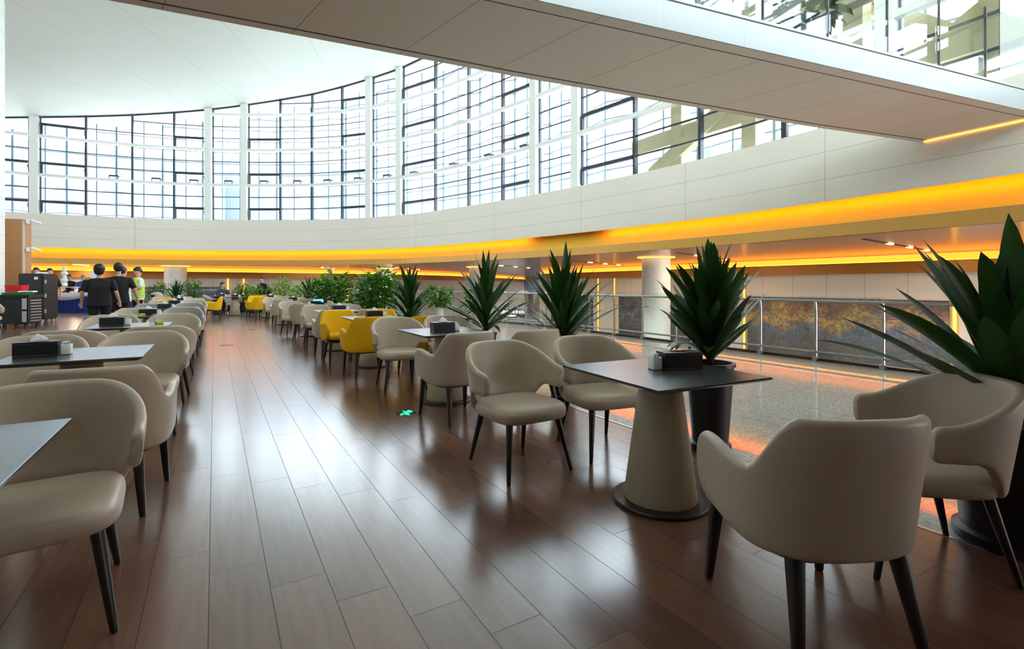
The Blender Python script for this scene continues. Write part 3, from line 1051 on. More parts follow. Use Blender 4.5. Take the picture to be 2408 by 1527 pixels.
def add_tissue(o):
    bm = bmesh.new()
    r2 = random.Random(5)
    R = []
    for k, (s_, z) in enumerate(((0.050, 0.098), (0.048, 0.110), (0.038, 0.124), (0.022, 0.136), (0.006, 0.150))):
        R.append([(s_ * math.cos(t) * (1 + 0.22 * math.sin(3 * t + k)), s_ * 0.5 * math.sin(t) * (1 + 0.3 * math.sin(2 * t + k)), z + 0.006 * math.sin(4 * t + k)) for t in [2 * PI * i / 28 for i in range(28)]])
    loft(bm, R)
    new_obj('tissue', bm, M['tissue'], o, smooth=True)

def make_holder():
    o = empty('sachet_holder')
    bm = bmesh.new()
    outer = [super_ring(0.03, 0.04, 6, z, 32) for z in (0, 0.075)]
    loft(bm, [super_ring(0.027, 0.036, 6, 0, 32), super_ring(0.031, 0.041, 6, 0.004, 32), super_ring(0.031, 0.041, 6, 0.07, 32), super_ring(0.0295, 0.039, 6, 0.073, 32), super_ring(0.027, 0.036, 6, 0.071, 32), super_ring(0.027, 0.036, 6, 0.02, 32)])
    new_obj('cup', bm, M['ceramic'], o, smooth=True, autosmooth=40)
    for k in range(4):
        bm = bmesh.new(); box(bm, -0.012 + 0.008 * k, 0.004 * (k - 1.5), 0.058, 0.003, 0.05, 0.07, 0.12 * (k - 1.5))
        new_obj('sachet', bm, M['tissue'], o)
    return o
tp = {}
def table(x, y, row, ordw, rz=0.0, boxdx=0.0, boxdy=0.05, brz=0.0, tissue=True, items=True, flip=1):
    if 't' not in tp:
        o = make_table(); tp['t'] = o
    else:
        o = copy_tree(tp['t'])
    o.location = (x, y, 0); o.rotation_euler = (0, 0, rz)
    where = '%s table of the %s row' % (ordw, row)
    tag(o, 'square dark-topped table on a beige cone base, %s in the %s row' % (ordw, row), 'table', 'cone-base dining tables')
    if not items:
        return
    k = 'b1' if tissue else 'b0'
    if k not in tp:
        b = make_tissue_box()
        if tissue:
            add_tissue(b)
        tp[k] = b
    else:
        b = copy_tree(tp[k])
    b.location = (x + boxdx, y + boxdy, 0.7505); b.rotation_euler = (0, 0, brz)
    tag(b, ('black leather tissue box with white tissue on the %s' if tissue else 'black leather tissue box, no tissue showing, on the %s') % where, 'tissue box', 'tissue boxes on the tables')
    if 'h' not in tp:
        h = make_holder(); tp['h'] = h
    else:
        h = copy_tree(tp['h'])
    dx = 0.156 * flip
    h.location = (x + boxdx + dx * math.cos(brz), y + boxdy + dx * math.sin(brz), 0.7505); h.rotation_euler = (0, 0, brz)
    tag(h, 'white sachet holder beside the tissue box on the %s' % where, 'holder', 'sachet holders on the tables')

ORD = ['nearest', 'second', 'third', 'fourth', 'fifth', 'sixth', 'seventh', 'eighth', 'ninth', 'tenth']
# right row: (table centre, chairs as kind/dx/dy/rz for near-aisle, near-rail, far-aisle, far-rail)
def chairs_for(x, y, row, ordw, spec):
    names = {('R', 'na'): 'near side, aisle corner', ('R', 'nr'): 'near side, railing corner', ('R', 'fa'): 'far side, aisle corner', ('R', 'fr'): 'far side, railing corner',
             ('L', 'na'): 'near side, aisle corner', ('L', 'nr'): 'near side, outer corner', ('L', 'fa'): 'far side, aisle corner', ('L', 'fr'): 'far side, outer corner'}
    style = {'wing': 'beige wing-back chair', 'greywing': 'grey wing-back chair', 'tub': 'beige tub armchair', 'yellow': 'mustard yellow tub armchair', 'greytub': 'grey tub armchair'}
    for key, (kind, cx, cy, rz) in spec.items():
        chair(kind, cx, cy, rz, '%s at the %s %s-row table, %s' % (style[kind], ordw, 'right' if row == 'R' else 'left', names[(row, key)]), 'chairs at the %s-row tables' % ('right' if row == 'R' else 'left'))

table(2.23, 2.07, 'right', 'nearest', -0.08, 0.16, 0.0, -0.35, tissue=False, flip=-1)
chairs_for(2.2, 2.05, 'R', 'nearest', {
    'fa': ('wing', 1.81, 2.97, 0.035), 'fr': ('wing', 2.55, 2.965, -0.15), 'na': ('tub', 1.94, 1.08, 2.708), 'nr': ('wing', 2.787, 1.055, 4.01)})
table(2.16, 5.05, 'right', 'second', 0.0, -0.06, -0.05, 0.0)
chairs_for(2.16, 5.05, 'R', 'second', {
    'fa': ('wing', 1.966, 6.01, -0.06), 'fr': ('wing', 2.66, 6.05, -0.05), 'na': ('tub', 1.98, 4.39, 3.24), 'nr': ('tub', 2.68, 4.30, PI)})
table(2.1, 7.75, 'right', 'third', 0.0, 0.02, 0.0, 0.0)
chairs_for(2.1, 7.4, 'R', 'third', {
    'fa': ('yellow', 1.80, 8.50, 0.05), 'fr': ('yellow', 2.5, 8.50, 0), 'na': ('yellow', 1.826, 7.05, PI + 0.03), 'nr': ('yellow', 2.55, 6.85, PI)})
table(2.05, 10.05, 'right', 'fourth', 0.0, 0.02, 0.0, 0.0)
chairs_for(2.05, 10.0, 'R', 'fourth', {
    'fa': ('tub', 1.85, 11.05, 0), 'fr': ('tub', 2.5, 10.9, 0), 'na': ('tub', 1.8, 9.27, PI), 'nr': ('tub', 2.46, 9.27, PI)})
table(2.05, 13.1, 'right', 'fifth', 0.0, 0.1, 0.0, 0.0, tissue=False, flip=-1)
chairs_for(2.05, 13.1, 'R', 'fifth', {
    'fa': ('wing', 1.72, 13.7, 0.2), 'fr': ('tub', 2.5, 13.9, 0), 'na': ('wing', 1.78, 12.25, PI - 0.25), 'nr': ('tub', 2.5, 12.2, PI)})
table(1.95, 17.3, 'right', 'sixth', 0.05, 0.2, 0.0, 0.0)
chairs_for(1.95, 17.3, 'R', 'sixth', {
    'fa': ('wing', 1.7, 18.2, 0.1), 'fr': ('tub', 2.4, 18.2, 0), 'na': ('tub', 1.75, 16.4, PI), 'nr': ('wing', 2.4, 16.3, PI)})
table(1.75, 21.35, 'right', 'seventh', 0.12, 0.1, 0.0, 0.0)
chairs_for(1.75, 21.35, 'R', 'seventh', {
    'fa': ('yellow', 1.42, 22.25, -0.05), 'fr': ('yellow', 2.15, 22.2, 0.1), 'na': ('yellow', 1.35, 20.55, PI + 0.5), 'nr': ('wing', 2.15, 20.4, PI)})
table(0.72, 23.3, 'right', 'eighth', 0.1, 0.0, 0.0, 0.2)
chairs_for(0.72, 23.3, 'R', 'eighth', {
    'na': ('greywing', -0.05, 23.45, 1.4), 'fa': ('greywing', 0.68, 24.15, 0.0), 'nr': ('greywing', 1.48, 23.4, -1.5)})

LT = [(-0.86, 2.04, 'nearest'), (-0.83, 4.74, 'second'), (-0.88, 7.75, 'third'), (-0.88, 10.1, 'fourth'), (-0.88, 12.7, 'fifth'), (-0.88, 15.4, 'sixth'), (-0.92, 18.0, 'seventh'), (-1.05, 20.6, 'eighth')]
for k, (x, y, w) in enumerate(LT):
    table(x, y, 'left', w, 0.0, (-0.05, -0.24, -0.2, -0.06, -0.02, 0.0, 0.0, 0.0)[k], 0.0 if k == 1 else 0.06, 0.02, items=(k != 0))
chairs_for(0, 0, 'L', 'nearest', {'fa': ('wing', -0.577, 2.541, 0.068), 'fr': ('wing', -1.30, 2.6, 0)})
chairs_for(0, 0, 'L', 'second', {'na': ('tub', -0.532, 3.65, 3.057), 'nr': ('tub', -1.26, 3.65, PI), 'fa': ('wing', -0.53, 5.3, 0), 'fr': ('wing', -1.22, 5.25, 0)})
chairs_for(0, 0, 'L', 'third', {'na': ('wing', -0.5, 6.55, PI), 'nr': ('wing', -1.22, 6.4, PI), 'fa': ('wing', -0.5, 8.5, 0), 'fr': ('wing', -1.22, 8.6, 0)})
chairs_for(0, 0, 'L', 'fourth', {'na': ('greytub', -0.55, 9.4, PI), 'nr': ('greytub', -1.3, 9.3, PI), 'fa': ('greywing', -0.5, 10.8, 0), 'fr': ('wing', -1.22, 11, 0)})
chairs_for(0, 0, 'L', 'fifth', {'na': ('tub', -0.5, 11.9, PI), 'nr': ('tub', -1.25, 11.9, PI), 'fa': ('greywing', -0.5, 13.5, 0), 'fr': ('greytub', -1.25, 13.6, 0)})
chairs_for(0, 0, 'L', 'sixth', {'na': ('tub', -0.5, 14.5, PI), 'nr': ('greytub', -1.25, 14.5, PI), 'fa': ('wing', -0.5, 16.2, 0), 'fr': ('tub', -1.25, 16.2, 0)})
chairs_for(0, 0, 'L', 'seventh', {'na': ('wing', -0.55, 17.2, PI), 'nr': ('tub', -1.3, 17.2, PI), 'fa': ('tub', -0.55, 18.9, 0), 'fr': ('yellow', -1.3, 18.9, 0)})
chairs_for(0, 0, 'L', 'eighth', {'na': ('yellow', -0.08, 21.0, PI / 2 + PI), 'nr': ('yellow', -1.35, 19.85, PI), 'fa': ('tub', -0.95, 21.45, 0), 'fr': ('tub', -1.62, 21.45, 0)})
chair('wing', -4.95, 17.6, 0.5, 'beige wing-back chair at the left edge, in front of the black trolley', 'chairs at the left edge')

# ---------------------------------------------------------------- murals, light strips, downlights on the lower level
def mural(name, x0, y0, x1, y1, z0, z1, bands, seed, scale, label):
    d = Vector((x1 - x0, y1 - y0)); L_ = d.length
    bm = bmesh.new(); box(bm, L_ / 2, 0, (z1 - z0) / 2, L_, 0.05, z1 - z0)
    o = new_obj(name, bm, mural_mat(name, bands, seed, scale))
    o.location = (x0, y0, z0); o.rotation_euler = (0, 0, math.atan2(d.y, d.x))
    return tag(o, label, 'mural')
autumn = [(0.0, srgb(60, 50, 46)), (0.3, srgb(92, 70, 58)), (0.48, srgb(84, 92, 104)), (0.58, srgb(150, 104, 60)), (0.72, srgb(196, 150, 66)), (0.85, srgb(150, 92, 54)), (1.0, srgb(110, 66, 46))]
winter = [(0.0, srgb(58, 56, 60)), (0.35, srgb(90, 88, 94)), (0.55, srgb(120, 122, 130)), (0.75, srgb(84, 82, 92)), (1.0, srgb(104, 98, 104))]
mural('mural', 20.77, 14.1, 20.77, 6.85, -1.8, 0.72, autumn, 3.1, 3.4, 'large autumn landscape mural behind the railing, right of the cream column')
mural('mural', 20.77, 4.9, 20.77, -3.0, -1.8, 0.86, autumn, 8.7, 3.4, 'autumn landscape mural hidden behind the nearest potted plant')
mural('mural', 20.77, 22.5, 20.77, 17.3, -1.9, 0.58, winter, 5.2, 3.0, 'dark grey landscape mural half hidden by the cream column')
mural('mural', 20.77, 29.5, 20.77, 24.9, -2.0, 0.5, winter, 11.0, 3.0, 'dark grey mural at the far end of the right lower wall')
mural('mural', -6.5, 36.95, 0.6, 36.95, -2.0, 1.12, winter, 15.0, 2.5, 'grey blue landscape mural along the far lower wall')
def strip(x, y, ax, label, z0=-2.9, z1=1.64):
    o = empty('light_strip', (x, y, 0))
    bm = bmesh.new(); box(bm, 0, 0, (z0 + z1) / 2, 0.05 if ax == 'y' else 0.09, 0.09 if ax == 'y' else 0.05, z1 - z0)
    new_obj('diffuser', bm, M['led_strip'], o)
    bm = bmesh.new()
    for k in (-1, 1):
        box(bm, (0 if ax == 'y' else k * 0.065), (k * 0.065 if ax == 'y' else 0), (z0 + z1) / 2, 0.06 if ax == 'y' else 0.03, 0.03 if ax == 'y' else 0.06, z1 - z0)
    new_obj('channel', bm, M['gold'], o)
    tag(o, label, 'light', 'vertical light strips on the lower walls')
strip(20.76, 24.35, 'y', 'vertical amber light strip, left of two beside the dark grey murals')
strip(20.76, 22.85, 'y', 'vertical amber light strip, right of two beside the dark grey murals')
strip(20.76, 14.25, 'y', 'vertical amber light strip at the left end of the autumn mural')
strip(20.76, 6.7, 'y', 'vertical amber light strip at the right end of the autumn mural')
strip(20.76, 5.05, 'y', 'vertical amber light strip at the right edge behind the nearest plant')
strip(0.75, 36.95, 'x', 'vertical amber light strip on the far wall, above the seated person')
strip(1.64, 36.95, 'x', 'vertical amber light strip on the far wall, right of the seated person')
strip(8.3, 37.45, 'x', 'vertical amber light strip on the far wall behind the leafy plants')
slots = [(13.2, 5.95, 20.0, 7.0, 'nearest bronze ceiling slot with downlights, at the right'), (13.4, 11.7, 19.8, 14.2, 'bronze ceiling slot with downlights, right of the round column'),
         (13.8, 18.0, 19.8, 21.0, 'bronze ceiling slot with downlights, left of the round column'), (12.2, 23.5, 18, 27.5, 'ceiling slot with downlights above the strap-leaf plants'),
         (8.6, 29.4, 13.0, 34.6, 'ceiling slot with downlights above the tall leafy bush'), (5.2, 31.6, 7.2, 36.0, 'ceiling slot with downlights above the yellow chairs'), (-6.5, 34.1, -6.0, 36.3, 'ceiling slot with downlights at the far left')]
for (x0, y0, x1, y1, lab) in slots:
    d = Vector((x1 - x0, y1 - y0)); L_ = d.length
    o = empty('downlight_slot', (x0, y0, ZC), math.atan2(d.y, d.x))
    tag(o, lab, 'light', 'downlight slots in the bronze ceiling')
    bm = bmesh.new(); box(bm, L_ / 2, 0, -0.004, L_, 0.09, 0.012)
    new_obj('slot', bm, M['black'], o)
    for g in range(3):
        for q in range(3):
            bm = bmesh.new()
            lathe(bm, [(0.0, -0.02), (0.045, -0.02), (0.052, -0.008)], 12, L_ * (0.3 + 0.28 * g) + (q - 1) * 0.17, 0)
            new_obj('lamp', bm, M['spot'], o)
    ld = bpy.data.lights.new('downlight', 'AREA'); ld.shape = 'RECTANGLE'; ld.size = L_ * 0.8; ld.size_y = 0.08; ld.energy = 34; ld.color = (1.0, 0.80, 0.58)
    lo = bpy.data.objects.new('downlight_glow', ld); C.objects.link(lo); lo.parent = o; lo.location = (L_ / 2, 0, -0.04)

# lit shop sign glimpsed through the railing glass
o = empty('shop_sign', (27.5, 46.5, -2.3), -0.55)
bm = bmesh.new(); box(bm, 0, 0, 0.45, 2.9, 0.12, 0.9); new_obj('panel', bm, M['black'], o)
bm = bmesh.new()
r2 = random.Random(3)
x = -1.2
while x < 1.2:
    for dx, w, h in ((0, 0.05, 0.3), (0.16, 0.05, 0.3)):
        box(bm, x + dx, -0.07, 0.62, w, 0.03, h)
    box(bm, x + 0.08, -0.07, 0.62 + r2.choice((-0.12, 0, 0.12)), 0.14, 0.03, 0.05)
    x += 0.34
box(bm, -0.3, -0.07, 0.22, 1.5, 0.03, 0.14)
new_obj('lettering', bm, M['sign_white'], o)
tag(o, 'lit white shop sign on the lower level, glimpsed between two strap-leaf plants', 'sign')

# ---------------------------------------------------------------- plants
def leaf(bm, base, az, el, length, width, droop, fold=0.25, nseg=8, blunt=0.0, twist=0.0):
    """strap or oval leaf: starts at base going out at elevation el and bending down by droop radians"""
    p = Vector(base)
    step = length / nseg
    e = el
    rows = []
    side0 = Vector((-math.sin(az), math.cos(az), 0))
    for k in range(nseg + 1):
        t = k / nseg
        d = Vector((math.cos(az) * math.cos(e), math.sin(az) * math.cos(e), math.sin(e)))
        up = side0.cross(d) * -1
        if up.z < 0 and e < PI / 2:
            up = -up
        s_ = (side0 * math.cos(twist * t) + up * math.sin(twist * t))
        w = width * (0.40 + 0.60 * math.sin(min(1, t / 0.42) * PI / 2)) * (1 - max(0, (t - 0.42) / 0.58) ** (1.8 + 3.2 * blunt))
        w = max(w, 0.002)
        rows.append((p + s_ * w / 2 + up * w * fold, p.copy(), p - s_ * w / 2 + up * w * fold))
        p = p + d * step
        e -= droop * (0.4 + 1.2 * t) / nseg
    V = [[bm.verts.new(q) for q in r_] for r_ in rows]
    for a, b in zip(V[:-1], V[1:]):
        bm.faces.new((a[0], a[1], b[1], b[0])); bm.faces.new((a[1], a[2], b[2], b[1]))

def pot_mesh(h, rt, rb, saucer=True):
    bm = bmesh.new()
    prof = [(rb * 0.98, 0.0), (rb, 0.01)]
    if saucer:
        prof = [(rb * 1.12, 0.0), (rb * 1.16, 0.01), (rb * 1.16, 0.05), (rb * 1.06, 0.06), (rb, 0.065)]
    prof += [(rb + (rt - rb) * 0.5, h * 0.5), (rt, h - 0.03), (rt + 0.012, h - 0.025), (rt + 0.012, h), (rt - 0.012, h), (rt - 0.02, h - 0.06), (rt - 0.02, h - 0.05)]
    lathe(bm, prof, 36)
    return bm

def pot(o, h, rt, rb, m, saucer=True):
    new_obj('pot', pot_mesh(h, rt, rb, saucer), m, o, smooth=True, autosmooth=40)
    bm = bmesh.new(); lathe(bm, [(0.0, h - 0.05), (rt - 0.021, h - 0.048), (rt - 0.021, h - 0.07)], 24)
    new_obj('soil', bm, M['soil'], o)

def dracaena(x, y, label, h=0.62, rt=0.16, rb=0.125, top=1.5, n=58, length=0.55, width=0.07, spread=0.6, seed=1, m='leaf_dark', rz=0.0, blunt=0.6, low=5, saucer=True, el0=58):
    r = random.Random(seed)
    o = empty('strap_leaf_plant', (x, y, 0), rz)
    pot(o, h, rt, rb, M['pot_black'], saucer)
    zt = top - length * 0.80
    bm = bmesh.new(); tube(bm, [(0, 0, h - 0.06), (0.01, 0, (h + zt) / 2), (0, 0, zt + 0.03)], [0.03, 0.028, 0.02], 10)
    new_obj('stem', bm, M['stem'], o, smooth=True)
    bm = bmesh.new()
    for k in range(n):
        t = (k + 0.5) / n
        z = h + 0.02 + (zt - h) * t ** 1.25
        az = k * 2.39996 + r.uniform(-0.26, 0.22)
        el = math.radians(el0 + (86 - el0) * t ** 1.3) + r.uniform(-0.26, 0.22)
        L_ = length * (0.80 + 0.30 * math.sin(PI * min(1, t + 0.25))) * r.uniform(0.75, 1.25)
        leaf(bm, (0.022 * math.cos(az), 0.022 * math.sin(az), z), az, el, L_, width * r.uniform(0.85, 1.15), spread * r.uniform(0.25, 0.9) * (1.15 - 0.6 * t), 0.13, 9, blunt * r.uniform(0.4, 1.0), r.uniform(-0.5, 0.5))
    for k in range(low):
        az = r.uniform(0, 2 * PI)
        leaf(bm, (0.02 * math.cos(az), 0.02 * math.sin(az), h + 0.03), az, math.radians(r.uniform(25, 50)), length * 0.75, width, r.uniform(1.6, 2.4), 0.1, 9, blunt)
    new_obj('foliage', bm, M[m], o, smooth=True)
    return tag(o, label, 'plant', 'potted strap-leaf plants')

def bush(x, y, label, h=0.45, rt=0.17, rb=0.13, z0=0.5, top=1.6, rad=0.4, n=300, lsize=0.11, seed=1, m='leaf_mid', potm='pot_black', stems=5, shape=1.0, narrow=0.45):
    r = random.Random(seed)
    o = empty('leafy_plant', (x, y, 0))
    pot(o, h, rt, rb, M[potm])
    bm = bmesh.new()
    tips = []
    for k in range(stems):
        az = k * 2 * PI / stems + r.random()
        e = Vector((math.cos(az) * rad * 0.55, math.sin(az) * rad * 0.55, top - 0.12 - 0.15 * r.random()))
        pts = [Vector((0.03 * math.cos(az), 0.03 * math.sin(az), h - 0.06)), Vector((e.x * 0.4, e.y * 0.4, (h + e.z) / 2)), e]
        tube(bm, pts, [0.013, 0.01, 0.005], 6)
        tips.append(pts)
    new_obj('stem', bm, M['stem'], o, smooth=True)
    bm = bmesh.new()
    cz, hz = (z0 + top) / 2, (top - z0) / 2
    for k in range(int(n * 1.7)):
        while True:
            v = Vector((r.uniform(-1, 1), r.uniform(-1, 1), r.uniform(-1, 1)))
            if 0.25 < v.length < 1:
                break
        v = v * (0.55 + 0.45 * r.random()) / max(0.6, v.length) if v.length > 0.6 else v
        w = 1.0 if shape == 1.0 else (narrow + (1 - narrow) * (1 - abs(v.z)))
        p = Vector((v.x * rad * w, v.y * rad * w, cz + v.z * hz))
        az = math.atan2(v.y, v.x) + r.uniform(-0.9, 0.9)
        leaf(bm, p, az, r.uniform(-0.3, 0.8) + 0.4 * v.z, lsize * r.uniform(0.7, 1.3), lsize * 0.46 * r.uniform(0.8, 1.2), r.uniform(0.5, 1.5), 0.12, 5, 0.0, r.uniform(-0.4, 0.4))
    new_obj('foliage', bm, M[m], o, smooth=True)
    return tag(o, label, 'plant', 'leafy potted plants')

dracaena(3.33, 0.86, 'largest strap-leaf plant in a black pot at the right edge, behind the beige wing-back chair', 0.60, 0.23, 0.19, 1.46, 46, 0.72, 0.115, 0.5, 11, low=4, el0=34, blunt=0.5)
dracaena(3.25, 2.52, 'strap-leaf plant in a tall black pot directly behind the nearest right-row table', 0.66, 0.17, 0.13, 1.52, 84, 0.50, 0.084, 0.22, 4, blunt=1.0, el0=48)
dracaena(3.27, 4.41, 'strap-leaf plant second from the nearest table, left of the cream column', 0.58, 0.15, 0.12, 1.60, 62, 0.60, 0.076, 0.45, 6, blunt=0.2, el0=40)
dracaena(3.25, 6.2, 'strap-leaf plant behind the second right-row table', 0.58, 0.15, 0.12, 1.68, 62, 0.63, 0.078, 0.45, 9, blunt=0.2, el0=40)
bush(3.6, 7.15, 'small leafy plant in a white pot behind the second right-row table', 0.80, 0.10, 0.15, 0.80, 1.22, 0.27, 110, 0.13, 21, 'leaf_mid', 'pot_white', 4)
bush(3.55, 8.65, 'small leafy plant in a white pot behind the third right-row table', 0.84, 0.10, 0.10, 0.84, 1.22, 0.30, 120, 0.13, 22, 'leaf_mid', 'pot_white', 4)
dracaena(3.25, 9.35, 'spreading strap-leaf plant behind the yellow chairs, right of the tall bush', 0.5, 0.16, 0.13, 1.6, 70, 0.66, 0.075, 1.0, 12, blunt=0.1, m='leaf_dark', el0=40)
bush(3.25, 11.3, 'tallest dense leafy bush, behind the yellow chairs', 0.45, 0.2, 0.16, 0.35, 1.62, 0.52, 620, 0.15, 31, 'leaf_mid', stems=8)
bush(3.35, 12.6, 'leafy climbing plant with dark stem, left of the tallest bush', 0.45, 0.17, 0.14, 0.4, 1.55, 0.36, 150, 0.24, 32, 'leaf_mid')
bush(3.1, 15.2, 'leafy plant on a dark moss pole, right of a pair', 0.45, 0.17, 0.14, 0.35, 1.58, 0.5, 280, 0.23, 33, 'leaf_mid')
bush(3.05, 17.2, 'leafy plant on a dark moss pole, left of a pair', 0.45, 0.17, 0.14, 0.35, 1.5, 0.45, 240, 0.23, 34, 'leaf_mid')
dracaena(3.0, 19.6, 'distant dark strap-leaf plant between the leafy pair and the round bushes', 0.45, 0.16, 0.13, 1.55, 48, 0.75, 0.07, 1.1, 15, blunt=0.1)
bush(3.0, 21.6, 'lower round light-green bush beside the distant strap-leaf plant', 0.45, 0.18, 0.15, 0.4, 1.35, 0.5, 260, 0.14, 35, 'leaf_light')
bush(2.5, 23.2, 'taller round light-green bush left of the lower one', 0.45, 0.18, 0.15, 0.4, 1.56, 0.52, 320, 0.14, 36, 'leaf_light')
dracaena(2.05, 24.0, 'small dark strap-leaf plant between the two tall light-green bushes', 0.45, 0.16, 0.13, 1.25, 30, 0.5, 0.06, 1.0, 16, blunt=0.1)
bush(1.5, 24.9, 'rounded yellow-green bush in front of the standing person', 0.45, 0.18, 0.15, 0.4, 1.34, 0.38, 260, 0.13, 37, 'leaf_light')
bush(1.12, 25.95, 'dark green bush right of the seated person', 0.45, 0.18, 0.15, 0.4, 1.32, 0.40, 260, 0.14, 38, 'leaf_mid')
bush(-0.85, 27.2, 'dark rounded bush right of the small far strap-leaf plant', 0.45, 0.18, 0.15, 0.4, 1.52, 0.42, 300, 0.13, 39, 'leaf_mid')
dracaena(-1.5, 27.4, 'small far strap-leaf plant in front of the left column', 0.45, 0.16, 0.13, 1.45, 40, 0.75, 0.07, 1.3, 17, blunt=0.1)
bush(-2.15, 27.7, 'bushy plant behind the beige bin', 0.45, 0.18, 0.15, 0.4, 1.38, 0.46, 240, 0.14, 40, 'leaf_mid')
# plant up on the footbridge
o = bush(7.2, 3.98, 'broad-leaved plant in a white pot up on the footbridge', 0.42, 0.15, 0.12, 0.45, 0.85, 0.3, 34, 0.3, 41, 'leaf_dark', 'pot_white', 4)
o.location.z = ZTOP

# ---------------------------------------------------------------- people
def ell(a, b, z, cx=0, cy=0, n=24, e=2.3):
    return super_ring(a, b, e, z, n, cx, cy)

def remesh(o, v):
    m = o.modifiers.new('remesh', 'REMESH'); m.mode = 'VOXEL'; m.voxel_size = v; m.use_smooth_shade = True
    s = o.modifiers.new('smooth', 'SMOOTH'); s.iterations = 3; s.factor = 0.5

def limb(bm, pts, r, n=14):
    # rounded ends so the union blends
    P = [Vector(p) for p in pts]
    d0 = (P[1] - P[0]).normalized(); d1 = (P[-1] - P[-2]).normalized()
    tube(bm, [P[0] - d0 * r[0] * 0.6] + P + [P[-1] + d1 * r[-1] * 0.6], [r[0] * 0.45] + list(r) + [r[-1] * 0.45], n)

def person(loc, rz, height, label, hair='hair', shirt='black_shirt', sleeve=True, trousers='trousers', arms=None, seated=False, head_tilt=0.0, head_turn=0.0, hair_len=0.0, wide=1.0, vest=False, feet=True, trousers_len=1.0, hair_size=1.0):
    """local front is -y; arms = ((elbow, wrist, fingertip dir) right, left) for a 1.72 m figure"""
    k = height / 1.72
    hip = 0.90 if not seated else 0.50
    sh = hip + 0.50
    w = wide
    bm = bmesh.new()
    # torso
    loft(bm, [ell(0.15 * w, 0.105, hip - 0.06), ell(0.172 * w, 0.12 * w, hip + 0.02), ell(0.15 * w, 0.11 * w, hip + 0.16), ell(0.165 * w, 0.118 * w, hip + 0.34), ell(0.185 * w, 0.105, hip + 0.45), ell(0.15 * w, 0.085, hip + 0.515), ell(0.07, 0.065, hip + 0.545)])
    # neck and head
    hz = sh + 0.235
    tilt = Matrix.Rotation(head_tilt, 3, 'X') @ Matrix.Identity(3)
    turn = Matrix.Rotation(head_turn, 3, 'Z')
    def H(v):
        q = turn @ (tilt @ Vector(v))
        return (q.x, q.y, q.z + hz - 0.09 + 0.09)
    tube(bm, [(0, 0.012, sh + 0.0), (0, 0.004, sh + 0.09), H((0, 0.015, -0.06))], [0.062, 0.052, 0.05], 14)
    rings = []
    for (z, a, b, cy) in ((-0.118, 0.022, 0.02, -0.062), (-0.108, 0.042, 0.042, -0.045), (-0.08, 0.058, 0.072, -0.018), (-0.04, 0.068, 0.088, -0.004), (0.0, 0.073, 0.094, 0.0), (0.04, 0.074, 0.096, 0.004), (0.08, 0.064, 0.084, 0.008), (0.108, 0.042, 0.056, 0.01), (0.12, 0.015, 0.02, 0.012)):
        rings.append([H(v) for v in ell(a, b, z, 0, cy, 20, 2.1)])
    loft(bm, rings)
    tube(bm, [H((0, -0.088, 0.022)), H((0, -0.102, -0.005)), H((0, -0.112, -0.022)), H((0, -0.092, -0.034))], [0.008, 0.011, 0.014, 0.009], 8)   # nose
    for sx in (-1, 1):
        tube(bm, [H((sx * 0.070, 0.012, 0.02)), H((sx * 0.080, 0.018, 0.0)), H((sx * 0.072, 0.010, -0.03))], [0.012, 0.015, 0.009], 8)   # ears
    tube(bm, [H((-0.022, -0.086, -0.058)), H((0, -0.094, -0.057)), H((0.022, -0.086, -0.058))], [0.005, 0.008, 0.005], 6)        # lips
    # arms
    if arms is None:
        arms = ((( 0.27, 0.02, hip + 0.21), (0.27, -0.05, hip - 0.03), (0, -0.25, -1)), ((-0.27, 0.02, hip + 0.21), (-0.27, -0.05, hip - 0.03), (0, -0.25, -1)))
    for i, (el, wr, fd) in enumerate(arms):
        sx = 1 if i == 0 else -1
        shp = Vector((sx * 0.185 * w, 0.0, sh - 0.03)); el, wr = Vector(el), Vector(wr)
        limb(bm, [shp, shp.lerp(el, 0.5), el, el.lerp(wr, 0.3), wr], [0.056, 0.047, 0.040, 0.040, 0.027])
        f = Vector(fd).normalized()
        lat = f.cross(Vector((0, 1, 0)) if abs(f.y) < 0.8 else Vector((1, 0, 0))).normalized()
        palm = wr + f * 0.05
        tube(bm, [wr, wr + f * 0.03, wr + f * 0.085], [0.024, 0.032, 0.028], 10)
        nrm = lat.cross(f)
        for q in range(4):
            o_ = (q - 1.5) * 0.017
            b0 = wr + f * 0.08 + lat * o_
            ln = (0.062, 0.075, 0.07, 0.052)[q]
            tube(bm, [b0, b0 + f * ln * 0.55 + nrm * 0.006, b0 + f * ln + nrm * 0.022], [0.0095, 0.009, 0.0075], 8)
        b0 = wr + f * 0.035 + lat * 0.026
        tube(bm, [b0, b0 + lat * 0.022 + f * 0.03 + nrm * 0.01, b0 + lat * 0.028 + f * 0.058 + nrm * 0.018], [0.012, 0.0105, 0.008], 8)
    # legs
    if seated:
        legs = [[(sx * 0.09, 0.0, hip + 0.0), (sx * 0.11, -0.22, hip + 0.02), (sx * 0.12, -0.43, hip + 0.0), (sx * 0.12, -0.42, 0.28), (sx * 0.12, -0.40, 0.08)] for sx in (-1, 1)]
    else:
        legs = [[(sx * 0.09 * w, 0.0, hip - 0.02), (sx * 0.095 * w, -0.005, 0.68), (sx * 0.095, -0.01, 0.48), (sx * 0.10, 0.015, 0.30), (sx * 0.10, 0.02, 0.08)] for sx in (-1, 1)]
    for L_ in legs:
        limb(bm, L_, [0.092 * w, 0.078, 0.056, 0.054, 0.037])
        a = Vector(L_[-1])
        tube(bm, [a + Vector((0, 0.05, -0.05)), a + Vector((0, -0.05, -0.04)), a + Vector((0, -0.16, -0.055))], [0.03, 0.036, 0.024], 10)
    body = new_obj('person', bm, M['skin'], smooth=True)
    remesh(body, 0.0085)
    # shirt
    bm = bmesh.new()
    e = 0.014
